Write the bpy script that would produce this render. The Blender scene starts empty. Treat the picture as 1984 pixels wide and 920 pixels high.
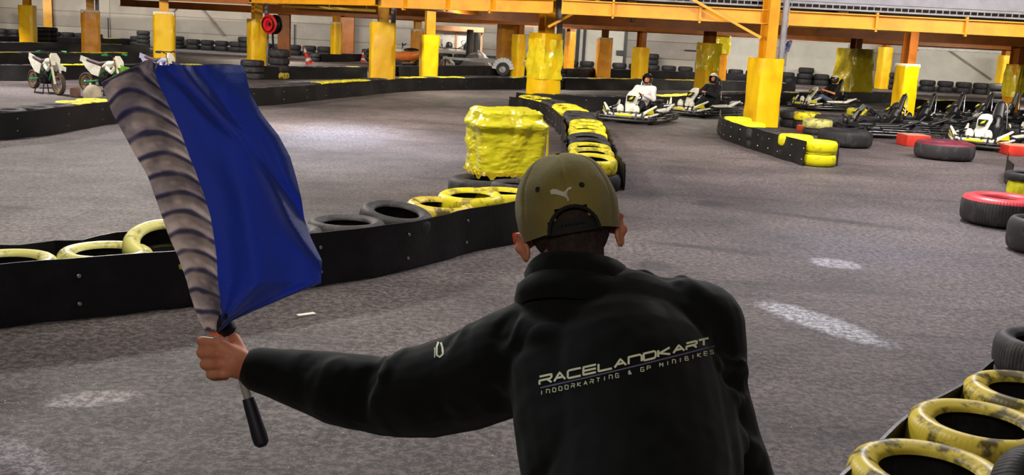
import bpy, bmesh, math, random
from mathutils import Vector, Matrix, noise
from mathutils.bvhtree import BVHTree
random.seed(7)
PI = math.pi
SC = bpy.context.scene
COL = SC.collection
V = Vector

# ------------------------------------------------------------------ camera
FPX, H = 2000.0, 1.85
TILT, ROLL = math.atan(392/2000), math.atan(.052)
CAM = V((0, 0, H))
R0 = V((1, 0, 0)); U0 = V((0, math.sin(TILT), math.cos(TILT))); FW = V((0, math.cos(TILT), -math.sin(TILT)))
IR = R0*math.cos(ROLL)+U0*math.sin(ROLL)
IU = -R0*math.sin(ROLL)+U0*math.cos(ROLL)
cd = bpy.data.cameras.new('camera'); cam = bpy.data.objects.new('camera', cd); COL.objects.link(cam)
cd.sensor_width = 36; cd.lens = 36*FPX/1984; cd.clip_start = .05; cd.clip_end = 300
M = Matrix.Identity(4)
for i in range(3):
    M[i][0] = IR[i]; M[i][1] = IU[i]; M[i][2] = -FW[i]; M[i][3] = CAM[i]
cam.matrix_world = M
SC.camera = cam
cd.dof.use_dof = False

# ------------------------------------------------------------------ world, lamps, exposure
SC.view_settings.view_transform = 'Standard'; SC.view_settings.look = 'None'
SC.view_settings.gamma = 1; SC.view_settings.use_curve_mapping = False
SC.view_settings.exposure = 0.0
w = bpy.data.worlds.new('hall_air'); SC.world = w; w.use_nodes = True
bg = w.node_tree.nodes['Background']; bg.inputs[0].default_value = (1, .92, .90, 1); bg.inputs[1].default_value = .07

def lamp(kind, name, loc, target, power, color=(1, .96, .9), size=(1, 1), spot=60, blend=.6, rad=.3):
    ld = bpy.data.lights.new(name, kind); ld.energy = power; ld.color = color
    if kind == 'AREA':
        ld.shape = 'RECTANGLE'; ld.size, ld.size_y = size
    if kind == 'SPOT':
        ld.spot_size = math.radians(spot); ld.spot_blend = blend; ld.shadow_soft_size = rad
    o = bpy.data.objects.new(name, ld); COL.objects.link(o)
    o.location = loc
    d = V(target)-V(loc)
    o.rotation_euler = d.to_track_quat('-Z', 'Y').to_euler()
    return o
NEUT = (1, .93, .86); COOL = (.97, .93, .97); WARM = (1, .90, .74)
# high bay lamps over the track, plus added fills for pillars, box and marshal
for loc, tgt, pw, cl in (((-7, 19, 6.5), (-4, 13, 0), 820, NEUT), ((5, 15, 6.5), (5, 9, 0), 560, COOL), ((-1.5, 9.5, 7), (-1.5, 5, 0), 85, NEUT),
                     ((4, 7.5, 7), (4, 5, 0), 90, NEUT), ((-15, 24, 6.5), (-12, 27, 0), 1500, NEUT), ((9, 16, 6.5), (9, 24, 0), 650, COOL),
                     ((-3.5, 18, 4.4), (-4, 30, 1.2), 720, WARM), ((4, 15, 4.4), (6, 26, 1.2), 420, WARM), ((12, 17, 4.6), (13, 30, 1.2), 480, WARM), ((-1.6, 4.6, 4.6), (.1, 1.95, 1.5), 60, (.8, .95, 1)), ((-24, 44, 6.5), (-20, 52, 0), 2200, WARM),
                     ((-2.5, 6.5, 6), (-.2, 12.5, .4), 420, WARM), ((-.6, -2.5, 3.6), (.1, 2, 1.5), 40, WARM)):
    lamp('AREA', 'bay_and_fill_lamp', loc, tgt, pw, cl, (1.6, .6))
for loc, tgt, pw, sp, cl in (((-3.2, 20.5, 6.5), (-3.0, 17.3, 0), 4000, 58, (.95, .92, 1)), ((4.6, 12.5, 6.5), (4.6, 9.6, 0), 1150, 66, (.97, .93, 1)), ((-8, 29, 6.5), (-12, 27, 0), 900, 60, (1, .95, .95))):
    lamp('SPOT', 'spot_lamp', loc, tgt, pw, cl, spot=sp, blend=1, rad=.35)
# unseen area lights added between the beams to light the under-deck space
for lx, ly, p in ((-2, 33, 200), (5, 30, 220), (12, 30, 220), (-8, 42, 420), (1, 42, 420), (10, 42, 420), (19, 42, 420), (-12, 50, 420), (0, 52, 420), (12, 48, 420)):
    lamp('AREA', 'underdeck_fill', (lx, ly, 2.78), (lx, ly+.4, 0), p, WARM, (2.4, .25))
# unseen area lights added behind the last beam to brighten the wall
for i in range(10):
    lx = -30+i*7; ly = 65.9-(lx+42)/6-3.0
    lamp('AREA', 'wall_fill', (lx, ly, 2.62), (lx+.4, ly+2.4, .6), 190, (1, .95, .86), (3.5, .25))

# ------------------------------------------------------------------ photograph frame <-> place
def ray(px, py): return ((px-992)/FPX)*IR-((py-460)/FPX)*IU+FW
def U(px, py, d): return CAM+ray(px, py)*d
def G(px, py, z=0.0):
    r = ray(px, py); return CAM+r*((z-H)/r.z)
def pix(p):
    q = V(p)-CAM; d = q.dot(FW); return (992+FPX*q.dot(IR)/d, 460-FPX*q.dot(IU)/d)

# ------------------------------------------------------------------ materials
def s2l(c):
    return tuple((x/255/12.92 if x <= 10 else ((x/255+.055)/1.055)**2.4) for x in c)+(1,)
MATS = {}
def mat(name, rgb, rough=.6, metal=0, var=None, vscale=6, vmix=.5, bump=0, bscale=40, sheen=0, spec=.5, alpha=1, trans=0, coat=0, vlo=.42, vhi=.62, detail=5):
    if name in MATS: return MATS[name]
    m = bpy.data.materials.new(name); m.use_nodes = True; nt = m.node_tree; N = nt.nodes; L = nt.links
    b = N['Principled BSDF']; b.inputs['Roughness'].default_value = rough; b.inputs['Metallic'].default_value = metal
    b.inputs['Specular IOR Level'].default_value = spec
    b.inputs['Base Color'].default_value = s2l(rgb)
    if sheen: b.inputs['Sheen Weight'].default_value = sheen; b.inputs['Sheen Roughness'].default_value = .6
    if coat: b.inputs['Coat Weight'].default_value = coat; b.inputs['Coat Roughness'].default_value = .15
    if alpha < 1: b.inputs['Alpha'].default_value = alpha
    if trans: b.inputs['Transmission Weight'].default_value = trans
    tc = N.new('ShaderNodeTexCoord'); oi = N.new('ShaderNodeObjectInfo')
    ad = N.new('ShaderNodeVectorMath'); ad.operation = 'MULTIPLY_ADD'
    L.new(oi.outputs['Random'], ad.inputs[0]); ad.inputs[1].default_value = (37, 19, 53); L.new(tc.outputs['Object'], ad.inputs[2])
    if var is None: var = tuple(max(0, c*.8) for c in rgb)
    n = N.new('ShaderNodeTexNoise'); n.inputs['Scale'].default_value = vscale; n.inputs['Detail'].default_value = detail; n.inputs['Roughness'].default_value = .6
    L.new(ad.outputs[0], n.inputs['Vector'])
    r = N.new('ShaderNodeMapRange'); r.inputs['From Min'].default_value = vlo; r.inputs['From Max'].default_value = vhi
    r.inputs['To Max'].default_value = vmix; L.new(n.outputs[0], r.inputs['Value'])
    mx = N.new('ShaderNodeMix'); mx.data_type = 'RGBA'; mx.inputs[6].default_value = s2l(rgb); mx.inputs[7].default_value = s2l(var)
    L.new(r.outputs[0], mx.inputs[0]); L.new(mx.outputs[2], b.inputs['Base Color'])
    if bump:
        n2 = N.new('ShaderNodeTexNoise'); n2.inputs['Scale'].default_value = bscale; n2.inputs['Detail'].default_value = 4
        L.new(ad.outputs[0], n2.inputs['Vector'])
        bp = N.new('ShaderNodeBump'); bp.inputs['Strength'].default_value = bump; bp.inputs['Distance'].default_value = .02
        L.new(n2.outputs[0], bp.inputs['Height']); L.new(bp.outputs[0], b.inputs['Normal'])
    MATS[name] = m; return m

def tyre_mat(name, rgb, var, vmix, rough=.65, tread=.3):
    """rubber or painted rubber with a block tread around the outside"""
    m = mat(name, rgb, rough, var=var, vscale=9, vmix=vmix, spec=.4, vlo=.5, vhi=.6)
    nt = m.node_tree; N = nt.nodes; L = nt.links; b = N['Principled BSDF']
    tc = N.new('ShaderNodeTexCoord'); sp = N.new('ShaderNodeSeparateXYZ'); L.new(tc.outputs['Object'], sp.inputs[0])
    at = N.new('ShaderNodeMath'); at.operation = 'ARCTAN2'; L.new(sp.outputs[0], at.inputs[0]); L.new(sp.outputs[1], at.inputs[1])
    ml = N.new('ShaderNodeMath'); ml.operation = 'MULTIPLY'; ml.inputs[1].default_value = 84; L.new(at.outputs[0], ml.inputs[0])
    sn = N.new('ShaderNodeMath'); sn.operation = 'SINE'; L.new(ml.outputs[0], sn.inputs[0])
    pw = N.new('ShaderNodeMath'); pw.operation = 'MULTIPLY'; L.new(sp.outputs[0], pw.inputs[0]); L.new(sp.outputs[0], pw.inputs[1])
    pw2 = N.new('ShaderNodeMath'); pw2.operation = 'MULTIPLY_ADD'; L.new(sp.outputs[1], pw2.inputs[0]); L.new(sp.outputs[1], pw2.inputs[1]); L.new(pw.outputs[0], pw2.inputs[2])
    gt = N.new('ShaderNodeMapRange'); gt.inputs['From Min'].default_value = .074; gt.inputs['From Max'].default_value = .081; L.new(pw2.outputs[0], gt.inputs['Value'])
    mu = N.new('ShaderNodeMath'); mu.operation = 'MULTIPLY'; L.new(sn.outputs[0], mu.inputs[0]); L.new(gt.outputs[0], mu.inputs[1])
    bp = N.new('ShaderNodeBump'); bp.inputs['Strength'].default_value = tread; bp.inputs['Distance'].default_value = .004
    L.new(mu.outputs[0], bp.inputs['Height']); L.new(bp.outputs[0], b.inputs['Normal'])
    return m

M_BLACKT = tyre_mat('black_rubber', (46, 44, 47), (78, 74, 78), .6)
M_DARKT = tyre_mat('old_rubber', (32, 31, 34), (58, 56, 58), .6)
M_YELT = tyre_mat('yellow_painted_rubber', (232, 218, 42), (128, 112, 40), .75, .45, .1)
M_YELT2 = tyre_mat('bright_yellow_painted_rubber', (246, 240, 24), (196, 180, 30), .6, .42)
M_YELW = tyre_mat('worn_yellow_rubber', (214, 190, 66), (58, 50, 34), .9, .42, .07)
M_PALET = tyre_mat('pale_yellow_rubber', (206, 202, 120), (120, 112, 70), .8, .4, .1)
M_REDT = tyre_mat('red_painted_rubber', (226, 74, 82), (196, 90, 96), .5, .38)
M_WINET = tyre_mat('wine_red_painted_rubber', (120, 38, 54), (66, 44, 56), .7, .5)
M_BELT = mat('conveyor_belt_rubber', (18, 18, 21), .45, var=(44, 42, 50), vscale=2.4, vmix=.6, bump=.15, bscale=18, spec=.35, vlo=.5, vhi=.72)
M_BOLT = mat('galvanised_bolt', (200, 200, 200), .3, 1)
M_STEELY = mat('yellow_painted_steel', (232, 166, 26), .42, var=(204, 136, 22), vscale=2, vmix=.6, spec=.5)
M_STEELB = mat('shaded_ochre_steel', (166, 94, 22), .5, var=(132, 74, 18), vscale=2, vmix=.7)  # yellow steel with the under-deck shade put into a browner colour
M_WRAP = mat('yellow_vinyl_padding', (255, 206, 6), .38, var=(240, 170, 4), vscale=1.6, vmix=.6, bump=.25, bscale=5, coat=.2)
M_WRAPO = mat('orange_yellow_vinyl_padding', (238, 160, 14), .42, var=(206, 126, 14), vscale=2.5, vmix=.7, bump=.25, bscale=6, coat=.2)
M_FILM = mat('yellow_plastic_film', (246, 224, 36), .2, var=(216, 184, 24), vscale=7, vmix=.6, bump=.45, bscale=9, coat=.6, spec=.7)
M_GREYPIPE = mat('grey_pipe', (142, 142, 150), .35, var=(110, 110, 118), vscale=3)
M_CHROME = mat('bare_metal', (170, 170, 176), .3, .9)
M_RAIL = mat('scuffed_bumper_steel', (104, 104, 110), .35, .8, var=(36, 36, 40), vscale=7, vmix=.9)
M_DARKMET = mat('dark_metal', (34, 34, 36), .4, .5)
M_BLACKP = mat('black_plastic', (20, 20, 22), .38, var=(34, 34, 36), vscale=9)
M_WHITEP = mat('white_plastic', (232, 230, 216), .3, var=(196, 194, 176), vscale=8, vmix=.5)
M_KYEL = mat('kart_yellow', (226, 214, 40), .35)
M_SKIN = mat('skin', (236, 160, 124), .5, var=(216, 122, 92), vscale=14, vmix=.6, spec=.4)
M_SKIN.node_tree.nodes['Principled BSDF'].inputs['Subsurface Weight'].default_value = .25
M_SKIN.node_tree.nodes['Principled BSDF'].inputs['Subsurface Radius'].default_value = (.02, .006, .003)
M_FOAMW = mat('white_foam', (240, 238, 226), .7)

# ------------------------------------------------------------------ object helpers
def tag(o, label=None, cat=None, group=None, kind=None):
    if label: o['label'] = label
    if cat: o['category'] = cat
    if group: o['group'] = group
    if kind: o['kind'] = kind
    return o
def empty(name, loc, rz=0, label=None, cat=None, group=None):
    o = bpy.data.objects.new(name, None); COL.objects.link(o); o.empty_display_size = .1
    o.location = loc; o.rotation_euler = (0, 0, rz)
    return tag(o, label, cat, group)
def link(name, bm, m, parent=None, smooth=True, loc=None, rot=None):
    me = bpy.data.meshes.new(name); bm.normal_update(); bm.to_mesh(me); bm.free()
    for x in (m if isinstance(m, (list, tuple)) else [m]): me.materials.append(x)
    if smooth:
        me.shade_smooth()
        try: me.set_sharp_from_angle(angle=math.radians(38))
        except Exception: pass
    o = bpy.data.objects.new(name, me); COL.objects.link(o)
    if parent: o.parent = parent
    if loc is not None: o.location = loc
    if rot is not None: o.rotation_euler = rot
    return o
def dup(o, parent=None):
    c = o.copy(); COL.objects.link(c); c.parent = parent
    for ch in o.children: dup(ch, c)
    return c
def box(bm, c, s, rot=None, bev=0, mi=0):
    r = bmesh.ops.create_cube(bm, size=1)
    vs = r['verts']
    mm = Matrix.Translation(V(c)) @ (rot.to_4x4() if rot is not None else Matrix.Identity(4)) @ Matrix.Diagonal((s[0], s[1], s[2], 1))
    bmesh.ops.transform(bm, matrix=mm, verts=vs)
    fs = {f for v in vs for f in v.link_faces}
    if bev:
        es = list({e for f in fs for e in f.edges})
        rr = bmesh.ops.bevel(bm, geom=es, offset=bev, segments=2, affect='EDGES', profile=.6)
        fs = set(rr['faces']) | {f for f in fs if f.is_valid}
    for f in fs: f.material_index = mi
    return fs
def frame_of(d, up=None):
    d = V(d).normalized(); a = V(up) if up is not None else V((0, 0, 1))
    if abs(d.dot(a)) > .98: a = V((0, 1, 0))
    x = a.cross(d).normalized(); y = d.cross(x); return x, y
def tube(bm, pts, r, n=8, cap=True, closed=False, mi=0, sx=1, sy=1, up=None):
    pts = [V(p) for p in pts]; k = len(pts); rs = r if isinstance(r, (list, tuple)) else [r]*k; rings = []
    px = None
    for i, p in enumerate(pts):
        if closed: d = pts[(i+1) % k]-pts[i-1]
        else: d = pts[min(i+1, k-1)]-pts[max(i-1, 0)]
        if px is None: x, y = frame_of(d, up)
        else:
            dn = d.normalized(); x = (px-dn*px.dot(dn)).normalized(); y = dn.cross(x)
        px = x
        rings.append([bm.verts.new(p+(x*math.cos(2*PI*j/n)*sx+y*math.sin(2*PI*j/n)*sy)*rs[i]) for j in range(n)])
    m = k if closed else k-1
    for i in range(m):
        a = rings[i]; b = rings[(i+1) % k]
        for j in range(n):
            f = bm.faces.new((a[j], a[(j+1) % n], b[(j+1) % n], b[j])); f.material_index = mi
    if cap and not closed:
        f = bm.faces.new(rings[0][::-1]); f.material_index = mi
        f = bm.faces.new(rings[-1]); f.material_index = mi
def bar(bm, a, b, wx, wy, mi=0, up=None):
    a = V(a); b = V(b); x, y = frame_of(b-a, up); x = x*wx/2; y = y*wy/2
    q = [[bm.verts.new(p+x*i+y*j) for i, j in ((-1, -1), (1, -1), (1, 1), (-1, 1))] for p in (a, b)]
    for f in ([q[0][::-1], q[1]]+[[q[0][i], q[0][(i+1) % 4], q[1][(i+1) % 4], q[1][i]] for i in range(4)]):
        bm.faces.new(f).material_index = mi
def lathe(bm, prof, n=32, closed=False, mat_fn=None, c=(0, 0, 0), rot=None):
    c = V(c); rings = []
    for r, z in prof:
        ring = []
        for j in range(n):
            p = V((r*math.cos(2*PI*j/n), r*math.sin(2*PI*j/n), z))
            if rot is not None: p = rot @ p
            ring.append(bm.verts.new(p+c))
        rings.append(ring)
    k = len(prof)
    for i in range(k if closed else k-1):
        a, b = rings[i], rings[(i+1) % k]
        for j in range(n):
            f = bm.faces.new((a[j], a[(j+1) % n], b[(j+1) % n], b[j]))
            if mat_fn: f.material_index = mat_fn(i)
    return rings
def ellip(bm, c, r, rot=None, seg=16, mi=0):
    q = bmesh.ops.create_uvsphere(bm, u_segments=seg, v_segments=max(6, seg//2+2), radius=1)
    mm = Matrix.Translation(V(c)) @ (rot.to_4x4() if rot is not None else Matrix.Identity(4)) @ Matrix.Diagonal((r[0], r[1], r[2], 1))
    bmesh.ops.transform(bm, matrix=mm, verts=q['verts'])
    for f in {f for v in q['verts'] for f in v.link_faces}: f.material_index = mi
def capsule(bm, a, b, ra, rb, n=14, sx=1, sy=1, up=None):
    """closed tapered capsule, for voxel unions"""
    a = V(a); b = V(b); d = (b-a); L_ = d.length
    if L_ < 1e-6: ellip(bm, a, (ra, ra, ra)); return
    u = d/L_; pts = []; rs = []
    for k in range(6): t = k/6*PI/2; pts.append(a-u*ra*math.cos(t)); rs.append(max(ra*math.sin(t), ra*.03))
    for k in range(0, 7): t = k/6; pts.append(a+d*t); rs.append(ra+(rb-ra)*t)
    for k in range(1, 7): t = PI/2*(1-k/6); pts.append(b+u*rb*math.cos(t)); rs.append(max(rb*math.sin(t), rb*.03))
    tube(bm, pts, rs, n, sx=sx, sy=sy, up=up)
def chain(bm, pts, n=14):
    for a, b in zip(pts, pts[1:]): capsule(bm, a[0], b[0], a[1], b[1], n)
def remesh(bm, voxel, smooth=3, fn=None):
    """voxel union of everything in bm -> new bmesh, one continuous surface"""
    me = bpy.data.meshes.new('tmp'); bm.to_mesh(me); bm.free()
    o = bpy.data.objects.new('tmp', me); COL.objects.link(o)
    md = o.modifiers.new('r', 'REMESH'); md.mode = 'VOXEL'; md.voxel_size = voxel
    if smooth:
        sm = o.modifiers.new('s', 'SMOOTH'); sm.factor = .5; sm.iterations = smooth
    dg = bpy.context.evaluated_depsgraph_get(); ev = o.evaluated_get(dg)
    m2 = bpy.data.meshes.new_from_object(ev)
    out = bmesh.new(); out.from_mesh(m2)
    bpy.data.objects.remove(o); bpy.data.meshes.remove(me); bpy.data.meshes.remove(m2)
    if fn:
        out.normal_update()
        mv = [(v, fn(v.co, v.normal)) for v in out.verts]
        for v, p in mv: v.co = p
    return out
def seg_dist(p, a, b):
    ab = b-a; t = max(0, min(1, (p-a).dot(ab)/ab.length_squared)); return (p-(a+ab*t)).length, t
# ------------------------------------------------------------------ floor
def floor_material():
    m = bpy.data.materials.new('dusty_asphalt'); m.use_nodes = True; nt = m.node_tree; N = nt.nodes; L = nt.links
    b = N['Principled BSDF']
    tc = N.new('ShaderNodeTexCoord'); P = tc.outputs['Object']
    def nz(s, d=5, r=.6, v=P):
        n = N.new('ShaderNodeTexNoise'); n.inputs['Scale'].default_value = s; n.inputs['Detail'].default_value = d; n.inputs['Roughness'].default_value = r
        L.new(v, n.inputs['Vector']); return n.outputs[0]
    def rng(v, a, b_, c=0, d=1):
        n = N.new('ShaderNodeMapRange'); n.inputs[1].default_value = a; n.inputs[2].default_value = b_; n.inputs[3].default_value = c; n.inputs[4].default_value = d
        L.new(v, n.inputs[0]); return n.outputs[0]
    def mth(op, a, b_=None):
        n = N.new('ShaderNodeMath'); n.operation = op
        for i, q in enumerate((a, b_)):
            if q is None: continue
            if isinstance(q, (int, float)): n.inputs[i].default_value = q
            else: L.new(q, n.inputs[i])
        return n.outputs[0]
    def mix(f, a, b_):
        n = N.new('ShaderNodeMix'); n.data_type = 'RGBA'
        for i, q in ((0, f), (6, a), (7, b_)):
            if isinstance(q, (tuple, float, int)): n.inputs[i].default_value = q
            else: L.new(q, n.inputs[i])
        return n.outputs[2]
    base = mix(rng(nz(.3, 7, .62), .38, .62), s2l((90, 82, 83)), s2l((142, 130, 130)))
        # stretched rubber marks along the racing line
    mp = N.new('ShaderNodeMapping'); mp.inputs['Rotation'].default_value = (0, 0, .5); mp.inputs['Scale'].default_value = (.25, 2.2, 1); L.new(P, mp.inputs[0])
    marks = rng(nz(1.1, 4, .6, mp.outputs[0]), .56, .70, 0, .5)
    base = mix(marks, base, s2l((58, 53, 58)))
    vo = N.new('ShaderNodeTexVoronoi'); vo.inputs['Scale'].default_value = 34; L.new(P, vo.inputs['Vector'])
    spk = mth('MULTIPLY', rng(vo.outputs['Distance'], .13, .08), rng(nz(17, 2), .54, .58))
    # worn patches, spilt dust and painted lamp glare, each with its own place and outline
    wv = nz(1.6, 6, .65); wv2 = nz(7, 4)
    def patch(px, py, wpx, hpx, ang, col, st, soft=.25, rag=.9):
        nonlocal base
        c = G(px, py); e = G(px+wpx/2*math.cos(ang), py+wpx/2*math.sin(ang)); f = G(px, py+hpx/2)
        ax = (e-c); rx = ax.length; an = math.atan2(ax.y, ax.x)
        fy = (f-c); ry = abs(-math.sin(an)*fy.x+math.cos(an)*fy.y)
        mp = N.new('ShaderNodeMapping'); mp.vector_type = 'TEXTURE'; mp.inputs['Location'].default_value = (c.x, c.y, 0); mp.inputs['Rotation'].default_value = (0, 0, an)
        mp.inputs['Scale'].default_value = (rx, max(ry, .05), 1); L.new(P, mp.inputs[0])
        ln = N.new('ShaderNodeVectorMath'); ln.operation = 'LENGTH'; L.new(mp.outputs[0], ln.inputs[0])
        v = mth('ADD', ln.outputs['Value'], mth('MULTIPLY', mth('SUBTRACT', wv, .5), rag)); v = mth('ADD', v, mth('MULTIPLY', mth('SUBTRACT', wv2, .5), rag*.6))
        base = mix(mth('MULTIPLY', rng(v, 1, 1-soft), st), base, s2l(col))
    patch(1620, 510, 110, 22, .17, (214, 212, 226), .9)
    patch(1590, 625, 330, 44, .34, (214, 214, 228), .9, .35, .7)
    patch(1690, 490, 620, 110, .14, (126, 122, 136), .6, .8, 1.1)  # lamp glare painted into the floor colour as a broad pale pool
    patch(180, 772, 190, 36, -.12, (190, 180, 182), .85)
    patch(40, 885, 220, 80, .5, (176, 168, 176), .75)
    patch(650, 262, 300, 74, .05, (150, 150, 166), .8, .8, 1.3)
    patch(620, 330, 160, 30, .35, (140, 134, 134), .6)
    patch(1000, 830, 180, 110, 1.2, (128, 118, 122), .5)
    patch(60, 180, 260, 40, .0, (170, 160, 164), .7, .8)
    patch(390, 98, 130, 20, .05, (170, 166, 178), .7, .8)
    patch(1860, 200, 200, 24, .05, (120, 112, 118), .6, .8)
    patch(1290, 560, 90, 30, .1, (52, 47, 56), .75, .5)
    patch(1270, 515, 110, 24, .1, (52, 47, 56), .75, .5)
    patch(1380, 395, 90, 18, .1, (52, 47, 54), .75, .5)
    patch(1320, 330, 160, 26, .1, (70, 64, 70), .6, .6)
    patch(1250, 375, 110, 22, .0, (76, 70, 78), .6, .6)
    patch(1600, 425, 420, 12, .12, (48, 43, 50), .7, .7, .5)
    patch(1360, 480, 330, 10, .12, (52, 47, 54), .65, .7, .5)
    grain = mth('MAXIMUM', rng(nz(21, 7, .85), .46, .55), rng(nz(6, 3), .60, .30, 0, .25))
    base = mix(grain, mix(.80, base, s2l((16, 13, 18))), base)
    base = mix(spk, base, s2l((226, 218, 210)))
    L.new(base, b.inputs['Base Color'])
    L.new(rng(nz(2.2, 5), .3, .7, .42, .7), b.inputs['Roughness'])
    b.inputs['Specular IOR Level'].default_value = .45
    bp = N.new('ShaderNodeBump'); bp.inputs['Strength'].default_value = 1; bp.inputs['Distance'].default_value = .02
    L.new(nz(40, 6, .7), bp.inputs['Height']); L.new(bp.outputs[0], b.inputs['Normal'])
    return m
bm = bmesh.new(); box(bm, (0, 35, -.1), (110, 82, .2))
tag(link('floor', bm, floor_material(), smooth=False), kind='structure')

# ------------------------------------------------------------------ walls
def wall_material():
    m = mat('sandwich_panel_wall', (198, 190, 176), .6, var=(164, 158, 148), vscale=.5, vmix=.7)
    nt = m.node_tree; N = nt.nodes; L = nt.links; b = N['Principled BSDF']
    tc = N.new('ShaderNodeTexCoord')
    br = N.new('ShaderNodeTexBrick'); br.inputs['Scale'].default_value = 1; br.inputs['Brick Width'].default_value = 26; br.inputs['Row Height'].default_value = .95
    br.inputs['Mortar Size'].default_value = .03; br.inputs['Mortar Smooth'].default_value = .6; br.offset = 0
    br.inputs['Color1'].default_value = (1, 1, 1, 1); br.inputs['Color2'].default_value = (.66, .64, .66, 1); br.inputs['Mortar'].default_value = (.35, .35, .36, 1)
    mp = N.new('ShaderNodeMapping'); mp.inputs['Rotation'].default_value = (PI/2, 0, 0); L.new(tc.outputs['Object'], mp.inputs[0]); L.new(mp.outputs[0], br.inputs['Vector'])
    old = b.inputs['Base Color'].links[0].from_socket
    mx = N.new('ShaderNodeMix'); mx.data_type = 'RGBA'; mx.blend_type = 'MULTIPLY'; mx.inputs[0].default_value = 1
    L.new(old, mx.inputs[6]); L.new(br.outputs[0], mx.inputs[7]); L.new(mx.outputs[2], b.inputs['Base Color'])
    return m
MW = wall_material()
WA, WB = V((-42, 68, 0)), V((42, 54, 0)); WD = (WB-WA).normalized(); WN = V((WD.y, -WD.x, 0))
def on_wall(px, off=.05):
    """point on the foot of the back wall under image column px"""
    r = ray(px, 100+(px-992)*.052); r = V((r.x, r.y)); n = V((WN.x, WN.y)); t = (V((WA.x, WA.y)).dot(n))/r.dot(n)
    return V((r.x*t, r.y*t, 0))+WN*off
wl = (WB-WA).length; bm = bmesh.new(); box(bm, (0, .15, 3.5), (wl, .3, 7))
wo = link('wall_back', bm, MW, smooth=False, loc=(WA+WB)/2, rot=(0, 0, math.atan2(WD.y, WD.x))); tag(wo, kind='structure')
for nm, x in (('wall_left', -42), ('wall_right', 42)):
    bm = bmesh.new(); box(bm, (0, 0, 3.5), (.3, 74, 7)); tag(link(nm, bm, MW, smooth=False, loc=(x, 31, 0)), kind='structure')
M_TRIMD = mat('dark_door_post', (52, 50, 54), .5); M_TRIMW = mat('white_door_lintel', (226, 222, 212), .5); M_DOORP = mat('roller_door_panel', (206, 202, 190), .5, var=(186, 182, 172), vscale=1.5)
WROT = Matrix.Rotation(math.atan2(WD.y, WD.x), 3, 'Z')
n_ = 1
def wall_item(name, px, z, size, m, off=.05):
    bm = bmesh.new(); box(bm, (0, 0, 0), size, bev=min(size)*.15)
    p = on_wall(px, off); p.z = z
    o = link(name, bm, m, smooth=False, loc=p, rot=(0, 0, math.atan2(WD.y, WD.x))); return tag(o, kind='structure')
for i, (px, wpx, h) in enumerate(((1075, 2.6, 2.55), (1165, 2.6, 2.55), (1440, 2.0, 2.3), (1580, 3.2, 2.3), (1860, 6.0, 2.2))):
    wall_item('door_%d' % (i+1), px, h/2, (wpx, .08, h), M_DOORP, .06)
    wall_item('trim_%d' % (2*i+1), px, h+.07, (wpx+.15, .16, .14), M_TRIMW, .12)
for i, px in enumerate((1090, 1131, 1210, 1118)):
    wall_item('trim_%d' % (20+i), px, 1.4, (.16, .14, 2.8), M_TRIMD, .12)
wall_item('trim_30', 1201, 1.15, (.42, .1, .28), M_TRIMD, .15)
for i, (px, z, wd) in enumerate(((1340, 1.5, .9), (212, .9, .05), (572, 1.1, .06))):
    wall_item('trim_%d' % (31+i), px, z, (wd, .06, .06 if wd > .2 else 1.4), M_TRIMD, .12)
# wind bracing on the wall
for i, (x0, z0, x1, z1) in enumerate(((1786, 2.6, 1762, 1.9), (1815, 2.5, 1920, .8), (352, 2.7, 330, 1.9), (386, 2.7, 436, .9))):
    a = on_wall(x0, .12); b = on_wall(x1, .12); a.z = z0; b.z = z1; bm = bmesh.new(); bar(bm, a, b, .09, .09)
    tag(link('trim_%d' % (40+i), bm, mat('grey_brace', (136, 122, 112), .5)), kind='structure')

# ------------------------------------------------------------------ pillars
def wrap_mesh(w_, z0, z1, seed, loose=.02, flare=.0, top_cut=0):
    """padding wrapped as a four sided sleeve with soft corners and creases"""
    bm = bmesh.new(); n = 32; rows = 14; rg = []
    for k in range(rows+1):
        t = k/rows; z = z0+(z1-z0)*t; ring = []
        for j in range(n):
            a = 2*PI*(j+.5)/n; ca, sa = math.cos(a), math.sin(a); q = (abs(ca)**7+abs(sa)**7)**(-1/7)
            rr = w_/2*q*(1+flare*(1-t)); p = V((ca*rr, sa*rr, z))
            nn = noise.noise(V((ca*2+seed, sa*2, z*2.2)))+.5*noise.noise(V((ca*5+seed, sa*5+z*3, z*5)))
            p += V((ca, sa, 0))*nn*loose
            if k == rows: p.z += top_cut*ca+.015*noise.noise(V((ca*4, sa*4, seed)))
            ring.append(bm.verts.new(p))
        rg.append(ring)
    for k in range(rows):
        for j in range(n): bm.faces.new((rg[k][j], rg[k][(j+1) % n], rg[k+1][(j+1) % n], rg[k+1][j]))
    inn = [bm.verts.new(v.co*V((1, 1, 1)).x) for v in rg[-1]]
    for v in inn: v.co.x *= .88; v.co.y *= .88
    for j in range(n): bm.faces.new((rg[-1][j], rg[-1][(j+1) % n], inn[(j+1) % n], inn[j]))
    low = [bm.verts.new((v.co.x, v.co.y, z1-.25)) for v in inn]
    for j in range(n): bm.faces.new((inn[j], inn[(j+1) % n], low[(j+1) % n], low[j]))
    return bm
PILLARS = []
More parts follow.
